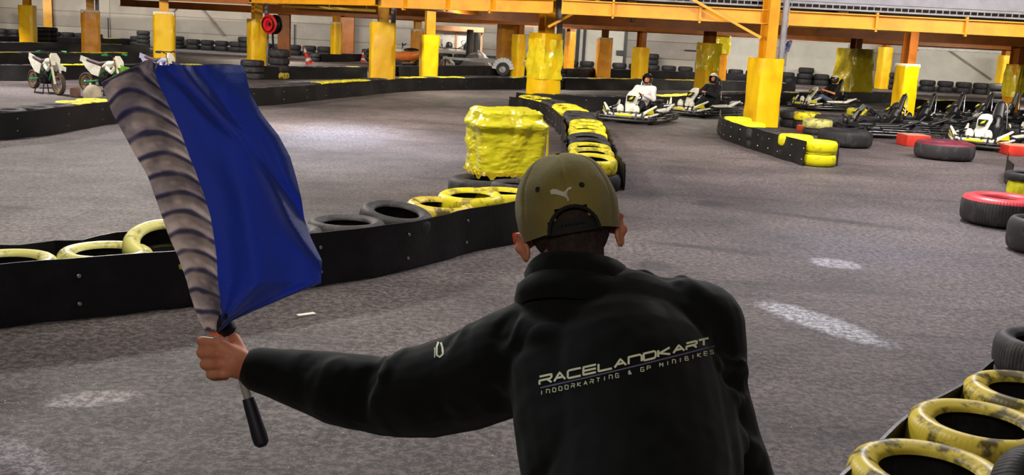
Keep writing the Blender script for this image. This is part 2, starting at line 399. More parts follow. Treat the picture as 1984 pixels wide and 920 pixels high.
def pillar(px, s, wpx, ytop, ytop_z, label, group=None, m=M_WRAP, sm=M_STEELY, rz=.45, pipe=False, foam=False, film=None, z0=.01, steel=.3, tall=3.4, loose=.02, flare=0):
    hz = 68+.052*(px-992); d = FPX/s; g = U(px, hz, d); g.z = 0; PILLARS.append((g.x, g.y, max(wpx/s, steel)*.6))
    z1 = H-(ytop-hz)/s if ytop_z is None else ytop_z
    root = empty('pillar', g, rz, label, 'pillar', group)
    bm = bmesh.new(); t = .025; f = steel
    box(bm, (0, f/2, tall/2), (f, t, tall)); box(bm, (0, -f/2, tall/2), (f, t, tall)); box(bm, (0, 0, tall/2), (t, f, tall))
    box(bm, (0, 0, .012), (f*1.3, f*1.3, .024))
    link('steel_column', bm, sm, root, smooth=False)
    w_ = wpx/s/1.22
    if wpx: 
        wr = link('padding_wrap', wrap_mesh(w_, z0, z1, px*.37, loose, flare), m, root)
        if foam:
            bm = bmesh.new(); box(bm, (0, 0, z1+.0), (w_*.96, w_*.96, .13), bev=.03); link('foam_edge', bm, M_FOAMW, root)
    if pipe:
        bm = bmesh.new(); px_ = (steel/2+.13); tube(bm, [(px_*1.0, -.2, .3), (px_*1.0, -.2, tall)], .075, 14)
        for z in (1.9, 2.5): lathe(bm, [(.07, z-.03), (.083, z-.03), (.083, z+.03), (.07, z+.03)], 14, c=(px_*1.0, -.2, 0))
        link('drain_pipe', bm, M_GREYPIPE, root)
    if film:
        zf0, zf1, k = film; bm = wrap_mesh(w_*k, zf0, zf1, px*.11, .07, .04); link('plastic_film', bm, M_FILM, root)
    return root, g, z1
PG = 'yellow padded steel pillars of the hall'
pillar(1487, 82, 66, 113, None, 'yellow padded pillar with grey pipe, standing behind the barrier that ends in stacked yellow tyres', PG, pipe=True, rz=.4, steel=.28)
pillar(1058, 73.5, 64, 65, None, 'yellow padded pillar with shiny taped film at the head of the tyre row beyond the cap', PG, pipe=True, rz=.62, film=(.75, 1.78, 1.02), loose=.03)
pillar(742, 65, 58, 44, None, 'wide yellow padded pillar with pipe in the barrier left of centre', PG, pipe=True, rz=.25, loose=.03)
pillar(833, 59, 44, 68, None, 'narrow yellow padded pillar leaning out at its top, in front of the trailer', PG, rz=.3, flare=-.12)
pillar(498, 55, 40, 38, None, 'yellow padded pillar carrying the red hose reel', PG, pipe=True, rz=.6, loose=.05)
pillar(318, 56, 50, 27, None, 'yellow padded pillar with white foam top behind the dark motorbike', PG, foam=True, rz=.3)
pillar(175, 46, 42, 23, None, 'padded pillar with one orange side, behind the green motorbike', PG, m=M_WRAPO, foam=True, pipe=True, rz=.35)
pillar(53, 42, 34, 11, None, 'yellow padded pillar behind the white motorbike', PG, rz=.1)
pillar(93, 31, 0, 0, 1, 'bare yellow steel pillar right of the pillar behind the white motorbike', PG, rz=.3, steel=.5)
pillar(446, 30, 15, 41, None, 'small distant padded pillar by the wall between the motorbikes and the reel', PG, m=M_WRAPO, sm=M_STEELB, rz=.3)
pillar(551, 36, 0, 0, 1, 'broad shaded yellow pillar seen just right of the red hose reel', PG, sm=M_STEELB, m=M_WRAPO, rz=.1, steel=.62)
pillar(652, 37, 22, 46, None, 'thin padded pillar with bright edge in front of a broad shaded yellow pillar', PG, rz=.7, foam=True)
pillar(673, 33, 0, 0, 1, 'broad shaded yellow pillar behind the thin padded pillar', PG, sm=M_STEELB, rz=.1, steel=.8)
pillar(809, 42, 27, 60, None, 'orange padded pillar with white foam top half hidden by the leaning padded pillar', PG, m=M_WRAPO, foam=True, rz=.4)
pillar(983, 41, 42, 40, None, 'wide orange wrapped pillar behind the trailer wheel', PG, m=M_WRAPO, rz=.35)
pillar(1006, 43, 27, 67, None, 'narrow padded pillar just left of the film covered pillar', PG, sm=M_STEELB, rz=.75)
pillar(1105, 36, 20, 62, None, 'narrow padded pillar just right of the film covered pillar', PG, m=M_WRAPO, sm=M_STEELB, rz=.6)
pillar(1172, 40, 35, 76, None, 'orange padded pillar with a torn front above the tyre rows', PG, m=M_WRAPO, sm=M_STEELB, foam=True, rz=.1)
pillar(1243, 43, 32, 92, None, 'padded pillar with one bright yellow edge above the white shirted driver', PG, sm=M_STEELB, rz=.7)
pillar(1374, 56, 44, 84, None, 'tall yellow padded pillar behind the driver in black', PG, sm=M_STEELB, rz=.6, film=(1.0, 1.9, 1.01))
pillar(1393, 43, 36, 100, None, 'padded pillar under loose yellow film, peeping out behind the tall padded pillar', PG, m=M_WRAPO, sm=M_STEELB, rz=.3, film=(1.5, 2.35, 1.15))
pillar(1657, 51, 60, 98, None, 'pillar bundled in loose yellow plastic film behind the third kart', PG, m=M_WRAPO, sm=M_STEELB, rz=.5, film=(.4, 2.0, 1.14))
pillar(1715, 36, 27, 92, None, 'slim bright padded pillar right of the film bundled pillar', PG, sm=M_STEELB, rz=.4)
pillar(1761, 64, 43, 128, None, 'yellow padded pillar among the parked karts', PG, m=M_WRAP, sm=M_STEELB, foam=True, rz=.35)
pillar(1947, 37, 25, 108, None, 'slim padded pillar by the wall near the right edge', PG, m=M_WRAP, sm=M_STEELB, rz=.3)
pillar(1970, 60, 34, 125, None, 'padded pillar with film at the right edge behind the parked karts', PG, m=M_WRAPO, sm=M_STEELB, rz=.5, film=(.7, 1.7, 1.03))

# ------------------------------------------------------------------ deck and its beams
M_DECK = mat('grey_deck_edge', (150, 150, 160), .5, var=(116, 116, 126), vscale=3)
M_UNDER = mat('dark_deck_underside', (48, 34, 18), .7, var=(30, 22, 14), vscale=1)
edge = [V(p) for p in ((22, 24.4), (.6, 25.4), (-3.9, 29.0), (-9.0, 35.0), (-13, 36.4), (-24, 47))]
bm = bmesh.new()
top = [V((p.x, p.y+.25)) for p in edge]+[V((-30, 60)), V((34, 54.8)), V((34, 24.6))]
lo = [bm.verts.new((p.x, p.y, 2.86)) for p in top]; hi = [bm.verts.new((p.x, p.y, 2.97)) for p in top]
bm.faces.new(lo); bm.faces.new(hi[::-1])
for i in range(len(top)): bm.faces.new((lo[i], lo[(i+1) % len(top)], hi[(i+1) % len(top)], hi[i]))
bmesh.ops.recalc_face_normals(bm, faces=bm.faces)
tag(link('ceiling', bm, M_UNDER, smooth=False), kind='structure')
def ibeam(a, b, z0, z1, m, label, group, fl=.22, stiff=1.9, name='steel_beam'):
    a = V((a[0], a[1], 0)); b = V((b[0], b[1], 0)); L_ = (b-a).length; rz = math.atan2(b.y-a.y, b.x-a.x)
    root = empty(name, (a.x, a.y, z0), rz, label, 'beam', group); h = z1-z0
    bm = bmesh.new(); box(bm, (L_/2, 0, h/2), (L_, .02, h)); box(bm, (L_/2, 0, .015), (L_, fl, .03)); box(bm, (L_/2, 0, h-.015), (L_, fl, .03))
    link('beam_profile', bm, m, root, smooth=False)
    k = int(L_/stiff) if stiff else 0
    for i in range(k):
        bm = bmesh.new(); box(bm, ((i+.6)*stiff, -fl/4, h/2), (.05, fl/2, h+.1)); link('stiffener_plate', bm, m, root, smooth=False)
    return root
BG = 'painted steel beams carrying the deck'
ibeam((.9, 25.3), (13.5, 24.5), 2.40, 2.74, M_STEELY, 'long yellow beam at deck front, crossing behind the pillar with grey pipe', BG, stiff=2.05)
ibeam((13.6, 24.5), (21, 24.4), 2.40, 2.74, M_STEELY, 'yellow front deck beam running out at the right edge of the view', BG, stiff=2.05)
ibeam((-3.9, 28.9), (.7, 25.4), 2.40, 2.74, M_STEELY, 'yellow front deck beam between the wide pillar and the film covered pillar', BG, stiff=1.5)
ibeam((-9, 34.9), (-4.1, 29.1), 2.44, 2.74, M_STEELY, 'yellow deck beam between the reel pillar and the wide padded pillar', BG, stiff=0)
ibeam((-13, 36.3), (-9.1, 35), 2.40, 2.70, M_STEELB, 'short shaded yellow beam left of the red reel pillar at the top edge', BG, stiff=0)
for (a, b, l) in (((-8, 37), (21, 33), 'shaded yellow beam under the deck, second line from the front'), ((-12, 48), (30, 45), 'shaded yellow beam under the deck, third line from the front'),
                  ((-22, 57.5), (34, 48.3), 'shaded yellow beam under the deck, last line before the back wall')):
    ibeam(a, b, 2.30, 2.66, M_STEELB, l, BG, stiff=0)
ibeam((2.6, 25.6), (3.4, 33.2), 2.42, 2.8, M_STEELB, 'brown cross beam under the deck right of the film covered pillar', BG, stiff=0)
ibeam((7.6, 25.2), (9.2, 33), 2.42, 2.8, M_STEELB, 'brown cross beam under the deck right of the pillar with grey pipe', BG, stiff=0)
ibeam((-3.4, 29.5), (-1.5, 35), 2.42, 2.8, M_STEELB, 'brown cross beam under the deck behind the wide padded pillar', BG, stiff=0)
# grating edge on top of the front beams
bm = bmesh.new()
for p, q in zip(edge, edge[1:]):
    L_ = (q-p).length; a3 = V((p.x, p.y, 2.95)); b3 = V((q.x, q.y, 2.95)); bar(bm, a3, b3, .03, .05); a3.z = b3.z = 2.83; bar(bm, a3, b3, .05, .04)
    for i in range(int(L_/.16)):
        c = p+(q-p)*(i*.16/L_); bar(bm, (c.x, c.y, 2.84), (c.x, c.y, 2.94), .02, .03)
tag(link('deck_grating', bm, M_DECK, smooth=False), 'grey steel grating edge running along the top of the front deck beams', 'grating')
bm = bmesh.new()
for p, q in zip(edge, edge[1:]): bar(bm, (p.x, p.y+.1, 3.2), (q.x, q.y+.1, 3.2), .04, .42)
tag(link('deck_fascia', bm, M_DECK, smooth=False), 'grey corrugated fascia sheet above the deck grating', 'panel')
M_PIPEY = mat('glossy_yellow_pipe', (250, 214, 90), .2, coat=.5)
for i, (x0, y0, x1, y1, dd, l) in enumerate(((1100, 21, 1300, 36, 27.5, 'glossy yellow pipe hung under the front deck beam, left of the diagonal braces'),
                                    (1310, 36, 1478, 40, 27.5, 'glossy yellow pipe hung under the front deck beam, left of the grey pipe pillar'),
                                    (1532, 45, 1765, 64, 28, 'glossy yellow pipe hung under the front deck beam, right of the grey pipe pillar'),
                                    (548, 12, 728, 20, 33, 'glossy yellow pipe along the deck beam right of the red reel'))):
    bm = bmesh.new(); a = U(x0, y0, dd); b = U(x1, y1, dd); b.z = a.z = (a.z+b.z)/2; tube(bm, [a, b], .05, 10)
    for t in (.1, .5, .9):
        c = a.lerp(b, t); tube(bm, [c, c+V((0, 0, 2.87-c.z))], .012, 6)
    tag(link('hanging_pipe', bm, M_PIPEY), l, 'pipe', 'glossy yellow pipes under the deck')
# diagonal braces
for (x0, y0, x1, y1, dd, l) in ((1062, 52, 1200, -22, 25.4, 'thin yellow diagonal brace rising right from the film covered pillar'),
                               (1474, 73, 1290, -30, 24.2, 'thin yellow diagonal brace rising left from the pillar with grey pipe')):
    bm = bmesh.new(); bar(bm, U(x0, y0, dd), U(x1, y1, dd), .10, .06)
    tag(link('diagonal_brace', bm, M_STEELY, smooth=False), l, 'brace')
# ------------------------------------------------------------------ tyres
TYRES = {}
def tyre_mesh(kind, n=40, truck=False):
    """unit: a car tyre R .30, width .20, lying flat with its base at z 0; kind = (side/tread material, top sidewall material)"""
    key = (kind, n, truck)
    if key in TYRES: return TYRES[key]
    R, r, h = .30, .185, .10
    if truck: R, r, h = .30, .165, .075
    half = [(r, h*.62), (r+.006, h*.80), (r+.02, h*.86), (r+.034, h*.94), (r+.055, h), (r+.078, h*.97), (R-.018, h*.84), (R-.006, h*.66), (R, h*.40)]
    outer = half+[(R+.001, 0)]+[(a, -b) for a, b in half[::-1]]
    inner = [(r+.008, -h*.55), (r+.045, -h*.72), (R-.035, -h*.55), (R-.022, 0), (R-.035, h*.55), (r+.045, h*.72), (r+.008, h*.55)]
    prof = [(a, b+h) for a, b in outer+inner]
    bm = bmesh.new(); no = len(outer)
    def mf(i):
        if i < 7: return 1
        if i < no-1: return 0
        return 2
    lathe(bm, prof, n, closed=True, mat_fn=mf)
    if n >= 40:      # raised ring on the sidewall
        pass
    bmesh.ops.recalc_face_normals(bm, faces=bm.faces)
    me = bpy.data.meshes.new('tyre'); bm.to_mesh(me); bm.free()
    for x in (kind[0], kind[1], M_DARKT): me.materials.append(x)
    me.shade_smooth(); me.set_sharp_from_angle(angle=math.radians(50))
    TYRES[key] = me; return me
K_, Y_, Y2_, YW_, PL_, RD_, WN_, DK_ = (M_BLACKT, M_BLACKT), (M_YELT, M_YELT), (M_YELT2, M_YELT2), (M_YELW, M_YELW), (M_PALET, M_PALET), (M_BLACKT, M_REDT), (M_BLACKT, M_WINET), (M_DARKT, M_DARKT)
YT_ = (M_BLACKT, M_YELT)
PLACED = []; PACK = []
def clear_at(x, y, R, z=0):
    if any(math.hypot(x-a, y-b) < R*.9+r for a, b, r in PILLARS): return False
    return not any(abs(z-zz) < .12 and math.hypot(x-a, y-b) < (R+r)*.93 for a, b, r, zz in PLACED)
def packed(p, R, h):
    """tyres nobody could tell apart (lower layers, farthest rows): gathered, built as one mesh at the end"""
    PACK.append((V(p), R, h)); PLACED.append((p[0], p[1], R, p[2]))
def tyre(p, kind, label, group=None, R=.3, hgt=None, tilt=(0, 0), n=40, truck=False, cat='tyre'):
    PLACED.append((p[0], p[1], R, p[2]))
    o = bpy.data.objects.new('tyre', tyre_mesh(kind, n, truck)); COL.objects.link(o)
    o.location = p; o.rotation_euler = (tilt[0], tilt[1], random.uniform(0, 6)) if not (tilt[0] or tilt[1]) else (tilt[0], tilt[1], 0)
    k = R/.3; o.scale = (k, k, (hgt/(.15 if truck else .2)) if hgt else k)
    return tag(o, label, cat, group)

def smooth_path(pts, step=.12):
    """Catmull-Rom through floor points"""
    P = [pts[0]]+list(pts)+[pts[-1]]; out = []
    for i in range(1, len(P)-2):
        p0, p1, p2, p3 = P[i-1], P[i], P[i+1], P[i+2]; n = max(2, int((p2-p1).length/step))
        for k in range(n):
            t = k/n; out.append(.5*((2*p1)+(p2-p0)*t+(2*p0-5*p1+4*p2-p3)*t*t+(3*p1-p0-3*p2+p3)*t**3))
    out.append(pts[-1]); return out
def resample(path, step, start=0):
    out = []; acc = -start
    for a, b in zip(path, path[1:]):
        L_ = (b-a).length
        while acc <= L_:
            if acc >= 0: out.append((a.lerp(b, acc/L_) if L_ else a, (b-a).normalized()))
            acc += step
        acc -= L_
    return out
def side_of(path, off):
    """parallel path, off metres away from the camera side"""
    out = []; n = len(path)
    for i, p in enumerate(path):
        d = (path[min(i+1, n-1)]-path[max(i-1, 0)]).normalized(); nn = V((d.y, -d.x, 0))
        if nn.dot(V((p.x, p.y, 0))) < 0: nn = -nn
        out.append(p+nn*off)
    return out
def belt(px_pts, label, z1=.385, step=.12, wave=.02, bolts=.62, path=None, t=.014, z0=.006, group=None, bolt_r=.012, boltmax=90):
    path = path or smooth_path([G(*p) for p in px_pts], step)
    root = empty('barrier_belt', path[len(path)//2], 0, label, 'barrier belt', group); o0 = path[len(path)//2]
    bm = bmesh.new(); n = len(path); rows = 4; prev = None
    for i, p in enumerate(path):
        d = (path[min(i+1, n-1)]-path[max(i-1, 0)]).normalized(); nn = V((d.y, -d.x, 0)); cur = []
        for side in (1, -1):
            for k in range(rows+1):
                z = z0+(z1-z0)*k/rows
                wv = wave*noise.noise(V((p.x*1.7, p.y*1.7, z*2)))+wave*.5*noise.noise(p*4)
                zz = z+(k/rows)*wave*.7*noise.noise(p*1.3+V((5, 5, 5)))
                cur.append(bm.verts.new(p-o0+nn*(wv+side*t/2)+V((0, 0, zz))))
        if prev:
            for k in range(rows):
                bm.faces.new((prev[k], cur[k], cur[k+1], prev[k+1])); q = rows+1
                bm.faces.new((prev[q+k+1], cur[q+k+1], cur[q+k], prev[q+k]))
            bm.faces.new((prev[rows], cur[rows], cur[2*rows+1], prev[2*rows+1])); bm.faces.new((prev[rows+1], cur[rows+1], cur[0], prev[0]))
        else: bm.faces.new([cur[k] for k in range(rows+1)]+[cur[rows+1+k] for k in range(rows, -1, -1)])
        prev = cur
    bm.faces.new([prev[k] for k in range(rows, -1, -1)]+[prev[rows+1+k] for k in range(rows+1)])
    bmesh.ops.recalc_face_normals(bm, faces=bm.faces)
    link('rubber_strip', bm, M_BELT, root)
    if bolts:
        b0 = None; cnt = 0
        for p, d in resample(path, bolts, .2):
            nn = V((d.y, -d.x, 0))
            if (p+nn-CAM).length > (p-nn-CAM).length: nn = -nn
            for z in (.11, .29):
                if cnt > boltmax: break
                cnt += 1
                if b0 is None:
                    bm = bmesh.new(); lathe(bm, [(.0005, .010), (.5, .009), (.9, .006), (1, 0)], 10); 
                    for v in bm.verts: v.co.x *= bolt_r; v.co.y *= bolt_r
                    b0 = link('bolt', bm, M_BOLT, root); o = b0
                else: o = b0.copy(); COL.objects.link(o); o.parent = root
                wv = wave*noise.noise(V((p.x*1.7, p.y*1.7, z*2)))+wave*.5*noise.noise(p*4)
                o.location = p-o0+nn*(t/2+.002)+V((d.y, -d.x, 0))*wv+V((0, 0, z+random.uniform(-.01, .01)))
                o.rotation_euler = nn.to_track_quat('Z', 'Y').to_euler()
    return path
def row(path, colour, name, step=.62, layers=2, n=24, jit=.02, R=.3, tw=.2, tilt=0):
    """tyres along a floor path; colour(px, py) -> kind of the top tyre"""
    for p, d in resample(path, step, .0):
        px, py = pix(p+V((0, 0, .4)))
        if px < -60 or px > 2040: continue
        for k in range(layers):
            kind = colour(px, py) if k == layers-1 else DK_
            q = p+V((random.uniform(-jit, jit), random.uniform(-jit, jit), .004+k*(tw+.003)))
            tl = (tilt, random.uniform(-.03, .03)) if tilt else (0, 0)
            if not clear_at(q.x, q.y, R, q.z): continue
            if k < layers-1 or name.startswith('the long row at the foot') or (kind is K_ and name.startswith(('the third row', 'the fourth row', 'the back row'))): packed(q, R*.985, tw); continue
            if kind in (Y_, Y2_, YT_, YW_, PL_): l = 'yellow top tyre of '+name; g = 'yellow tyres of '+name
            elif k == layers-1: l = 'black top tyre of '+name; g = 'black top tyres of '+name
            else: l = 'black tyre underneath the top layer of '+name; g = 'lower tyres of '+name
            tyre(q, kind, l, g, R=R*.985, hgt=tw, n=n, tilt=tl)
def ranges(yel, kind=Y_, base=K_):
    return lambda px, py: kind if any(a <= px <= b for a, b in yel) else base

# near barrier, left of the marshal
nb = belt(None, path=side_of(smooth_path([G(*q_) for q_ in [(-70, 650), (0, 637), (180, 617), (330, 600), (480, 577), (620, 553), (720, 539), (820, 516), (905, 492), (996, 471), (1060, 452), (1110, 425)]]), 0),
          label='long black rubber barrier strip with bolts, nearest one, running behind the blue flag', z1=.39, bolts=.85, wave=.03, bolt_r=.014)
belt([(-60, 545), (40, 538), (110, 531), (160, 536), (230, 520), (300, 514), (420, 500), (520, 492)], 'mossy black rubber strip on the far side of the near barrier at left', z1=.27, bolts=0, wave=.06)
def near(px, py, z, kind, label, tilt=(0, 0), grp=None, R=.285, hgt=.2, truck=False):
    c = G(px, py, z); c.z = z-hgt; return tyre(c, kind, label, grp, R=R, hgt=hgt, tilt=tilt, n=56, truck=truck)
def stack2(px, py, kind, label, tilt=(0, 0), R=.29, z=.405, low=K_, side='under'):
    o = near(px, py, z, kind, label, tilt, R=R)
    c = G(px, py, z); tyre((c.x, c.y, .002), low, 'lower black tyre under the '+label, None, R=R*.98, hgt=.195, n=32); return o
def onb(px, kind, label, z=.39, tilt=(0, 0), R=.295, off=.31):
    """a top tyre just behind the near strip, in image column px, one packed tyre below it"""
    q = min(side_of(nb, off), key=lambda p: abs(pix(p+V((0, 0, z)))[0]-px))
    tyre((q.x, q.y, z-.2), kind, label, None, R=R, hgt=.2, tilt=tilt, n=56); PACK.append((V((q.x, q.y, .002)), R*.97, z-.21))
onb(22, PL_, 'pale yellow tyre at the left edge on the near barrier', .36)
onb(208, PL_, 'pale yellow tyre second from the left edge on the near barrier', .37)
onb(338, PL_, 'pale tilted tyre just left of the flag pole sleeve', .43, (.30, .15))
onb(450, K_, 'black tyre of the near barrier behind the blue flag')
onb(560, K_, 'black tyre of the near barrier behind the right rim of the flag')
onb(662, K_, 'big black tyre lying flat just right of the blue flag', .40, R=.30)
onb(766, K_, 'tilted black tyre between the flat black one and the yellow ones', .43, (.10, .13))
onb(851, YW_, 'dirty yellow tyre nearest the black tyres, left of the cap', .41, (.03, .05))
onb(911, Y_, 'yellow tyre raised in the middle of three left of the cap', .45, (.05, -.02))
onb(972, Y_, 'yellow tyre closest to the left side of the cap', .42)
near(1000, 352, .40, K_, 'black tyre beside the cap under the wrapped box', R=.26)
c = G(1000, 352, .40); PACK.append((V((c.x, c.y, .002)), .26, .19))
# truck tyres under the wrapped box
near(942, 343, .28, K_, 'large black truck tyre lying flat under the yellow wrapped box', R=.42, hgt=.27, truck=True)

# row running away from the cap to the film covered pillar
rp = smooth_path([G(*p, .0) for p in ((1150, 366), (1138, 330), (1136, 300), (1128, 276), (1112, 254), (1080, 232), (1040, 222), (1012, 215))])
def rc(px, py):
    if py < 194: return Y_
    if py < 204: return K_
    if py < 214: return Y_
    if py < 232: return K_
    if py < 262: return Y_
    if py < 279: return K_
    return Y_
row(rp, rc, 'the row leading from the cap to the film covered pillar', step=.70, n=32, R=.31, jit=.04, tilt=.09)
lp = [p+V((-.36, -.1, 0)) for p in rp]
belt(None, 'black rubber strip on the left of the tyre row beyond the yellow wrapped box', path=lp, z1=.37, bolts=.7, wave=.05)
belt(None, 'black rubber strip on the right of the tyre row beyond the cap', path=[p+V((.38, .0, 0)) for p in rp], z1=.33, bolts=0, wave=.05)

# middle barrier sweeping from the left edge to the pillars
def barrier(pts, colour, name, z1=.4, off=.36, step=.62, layers=2, bolts=1.2, wave=.04, n=24, R=.3, tw=.2, blabel=None):
    path = smooth_path([G(*p) for p in pts], .25)
    belt(None, blabel or 'black rubber strip along '+name, path=path, z1=z1, bolts=bolts, wave=wave, boltmax=60)
    row(side_of(path, off), colour, name, step=step, layers=layers, n=n, R=R, tw=tw)
barrier([(-60, 281), (0, 272), (70, 266), (125, 258), (205, 243), (330, 226)], ranges([(128, 196)], YT_), 'the low barrier in front of the motorbikes', n=32)
barrier([(330, 226), (470, 209), (560, 201), (640, 192), (690, 187), (760, 180), (830, 176), (940, 174), (1030, 173)], ranges([(606, 700), (775, 815), (850, 890), (984, 1030)]), 'the long barrier under the padded pillars')
barrier([(1094, 173), (1230, 174), (1340, 175), (1455, 177), (1540, 180)], ranges([(1150, 1226), (1288, 1352)], YW_), 'the barrier behind the moving karts', bolts=0)
barrier([(1000, 209), (1035, 214), (1100, 216), (1190, 217), (1290, 215), (1400, 208), (1455, 205), (1540, 203), (1640, 201), (1745, 200)], ranges([(1278, 1348), (1516, 1534)], Y_), 'the barrier right behind the first two karts')
# right hand barrier ending in a yellow stack
rb = smooth_path([G(*p) for p in ((1392, 246), (1393, 262), (1408, 273), (1440, 284), (1500, 304), (1540, 316), (1556, 322))], .1)
belt(None, 'black bolted rubber strip of the short barrier at the grey pipe pillar', path=rb, z1=.40, bolts=.5, wave=.04)
belt([(1621, 322), (1622, 300)], 'short end piece of rubber strip at right of the yellow tyre stack', z1=.33, bolts=0, wave=.01)
RBN = 'the barrier by the grey pipe pillar'
for (px, py, kd, z, l) in ((1430, 227, Y2_, .40, 'yellow tyre at the left end of '+RBN), (1455, 237, Y2_, .39, 'yellow tyre second from left on '+RBN),
                           (1478, 249, K_, .38, 'black tyre before the yellow end of '+RBN), (1508, 256, K_, .38, 'black tyre touching the yellow end tyres of '+RBN),
                           (1543, 261, Y2_, .42, 'bright yellow tyre second from the right end of '+RBN), (1588, 272, Y2_, .41, 'upper bright yellow tyre of the end stack of '+RBN)):
    c = G(px, py, z); tyre((c.x, c.y, z-.2), kd, l, None, R=.295, hgt=.2, n=40)
    if px != 1588: PACK.append((V((c.x, c.y, .002)), .28, z-.21))
c = G(1588, 272, .41); tyre((c.x, c.y, .004), Y2_, 'lower bright yellow tyre of the end stack of '+RBN, None, R=.29, hgt=.2, n=40)
# loose tyres behind it
for (px, py, kd, R, z, l) in ((1565, 217, Y_, .33, .40, 'dull yellow tyre behind the grey pipe pillar'), (1610, 223, K_, .36, .40, 'dusty black tyre right of the dull yellow one behind the grey pipe pillar'),
                              (1536, 214, K_, .3, .40, 'black tyre half hidden by the grey pipe pillar'),
                              (1585, 231, PL_, .33, .34, 'pale topped tyre in front of the dull yellow tyre'), (1672, 225, K_, .36, .37, 'reddish dusted black tyre left of the first parked kart'),
                              (1664, 210, Y_, .3, .42, 'yellow tyre behind the loose dusty tyres'), (1706, 214, K_, .32, .42, 'black tyre between the yellow tyre and the parked karts')):
    c = G(px, py, z); tyre((c.x, c.y, z-.2), kd, l, None, R=R, hgt=.2, n=32); PACK.append((V((c.x, c.y, .002)), R*.97, z-.205))
def bigtyre(px, py, kind, R, h, label, z0=.002):
    c = G(px, py, h+z0); c.z = z0; return tyre(c, kind, label, None, R=R, hgt=h, n=56, truck=True)
bigtyre(1639, 250, DK_, .53, .34, 'very large black truck tyre in front of the first parked kart')
bigtyre(1832, 273, WN_, .53, .33, 'very large tyre with faded wine red top before the parked karts')
bigtyre(1948, 379, RD_, .46, .33, 'large tyre with salmon red painted top at the right edge')
near(2025, 423, .34, K_, 'grey black tyre cut by the right edge below the red topped tyre', R=.33, hgt=.33)
near(1998, 352, .30, Y2_, 'lower bright yellow tyre at the right edge beyond the red topped tyre')
near(1995, 334, .42, K_, 'black tyre on top at right edge above the yellow tyre', R=.3, hgt=.11)
c = G(1998, 352, .30); tyre((c.x, c.y, .002), DK_, 'dark tyre under the yellow tyre at the right edge', None, R=.28, hgt=.096)
belt([(1950, 336), (1946, 352), (1958, 366)], 'short curled rubber strip at the right edge beyond the red topped tyre', z1=.36, bolts=0, wave=.02)
# near right yellow row
for (px, py, kd, l) in ((1803, 899, YW_, 'nearest worn yellow tyre in the bottom right corner'), (1902, 811, YW_, 'middle worn yellow tyre of the three at bottom right'),
                        (1998, 749, YW_, 'farthest worn yellow tyre of the three at bottom right'), (2040, 655, K_, 'black tyre at the right edge above the three worn yellow tyres')):
    o = near(px, py, .405, kd, l); c = o.location
    tyre((c.x, c.y, .002), DK_, 'lower dark tyre under the '+' '.join(l.split()[:6]), None, R=.285, hgt=.2, n=40)
bp_ = smooth_path([G(px, py, .38)*1 for px, py in ((1570, 985), (1632, 914), (1690, 862), (1758, 800), (1808, 768), (1868, 737), (1925, 692))], .1)
belt(None, 'black rubber strip along the left of the three worn yellow tyres at bottom right', path=[V((p.x, p.y, 0)) for p in bp_], z1=.37, bolts=.7, wave=.01)
o = near(2010, 905, .50, K_, 'small black slick tyre leaning by the worn yellow tyres in the corner', tilt=(.9, .5), R=.2, hgt=.14)

# far rows at left
FL = 'tyre rows in the far left field'
barrier([(-60, 157), (60, 157), (130, 155), (290, 151), (400, 150), (468, 150)], ranges([(106, 178), (330, 352), (372, 405), (410, 436)], YT_), 'the barrier right behind the motorbikes', bolts=0)
barrier([(-60, 126), (0, 126), (120, 125), (280, 122)], ranges([(-10, 26), (138, 196), (200, 245)], YT_), 'the second row behind the motorbikes', bolts=0)
barrier([(-60, 100), (60, 100), (180, 101), (290, 104)], ranges([(55, 104), (196, 232)], YT_), 'the third row behind the motorbikes', bolts=0)
barrier([(-40, 86), (120, 86), (250, 88), (300, 90)], ranges([(196, 232)], YT_), 'the fourth row behind the motorbikes', bolts=0)
def far_stack(px, py, k, R, label, kind=DK_, h=.24):
    c = G(px, py); dd = (c-WA).dot(WN)
    if dd < R+.35: c += WN*(R+.35-dd)
    for a, b, r in PILLARS:
        q = V((c.x-a, c.y-b, 0))
        if q.length < r+R: c += q.normalized()*(r+R+.03-q.length)
    dd = (c-WA).dot(WN)
    if dd < R+.3: c += WN*(R+.3-dd)
    for i in range(k): tyre((c.x, c.y, .002+i*(h+.002)), kind, ('topmost' if i == k-1 else 'bottom' if i == 0 else 'middle')+' tyre of '+label, 'tyres of '+label, R=R, hgt=h, n=24)
far_stack(82, 88, 4, .42, 'the tall black stack right of the pillar behind the white motorbike'); far_stack(97, 88, 4, .42, 'the tall black stack at the bare yellow pillar')
far_stack(278, 92, 4, .38, 'the black stack beside the white foam topped pillar')
far_stack(365, 92, 3, .4, 'the reddish stack by the far wall', (M_WINET, M_WINET), h=.3); far_stack(405, 93, 3, .5, 'the round black stack by the far wall'); far_stack(438, 93, 3, .5, 'the black stack at the small distant pillar')
# long row at the foot of the back wall
fw = [on_wall(px, 1.0) for px in (-80, 300, 700, 992, 1300, 1600, 2040)]
row(fw, lambda a, b: DK_, 'the long row at the foot of the back wall', step=.92, layers=2, n=20, R=.42, tw=.3)
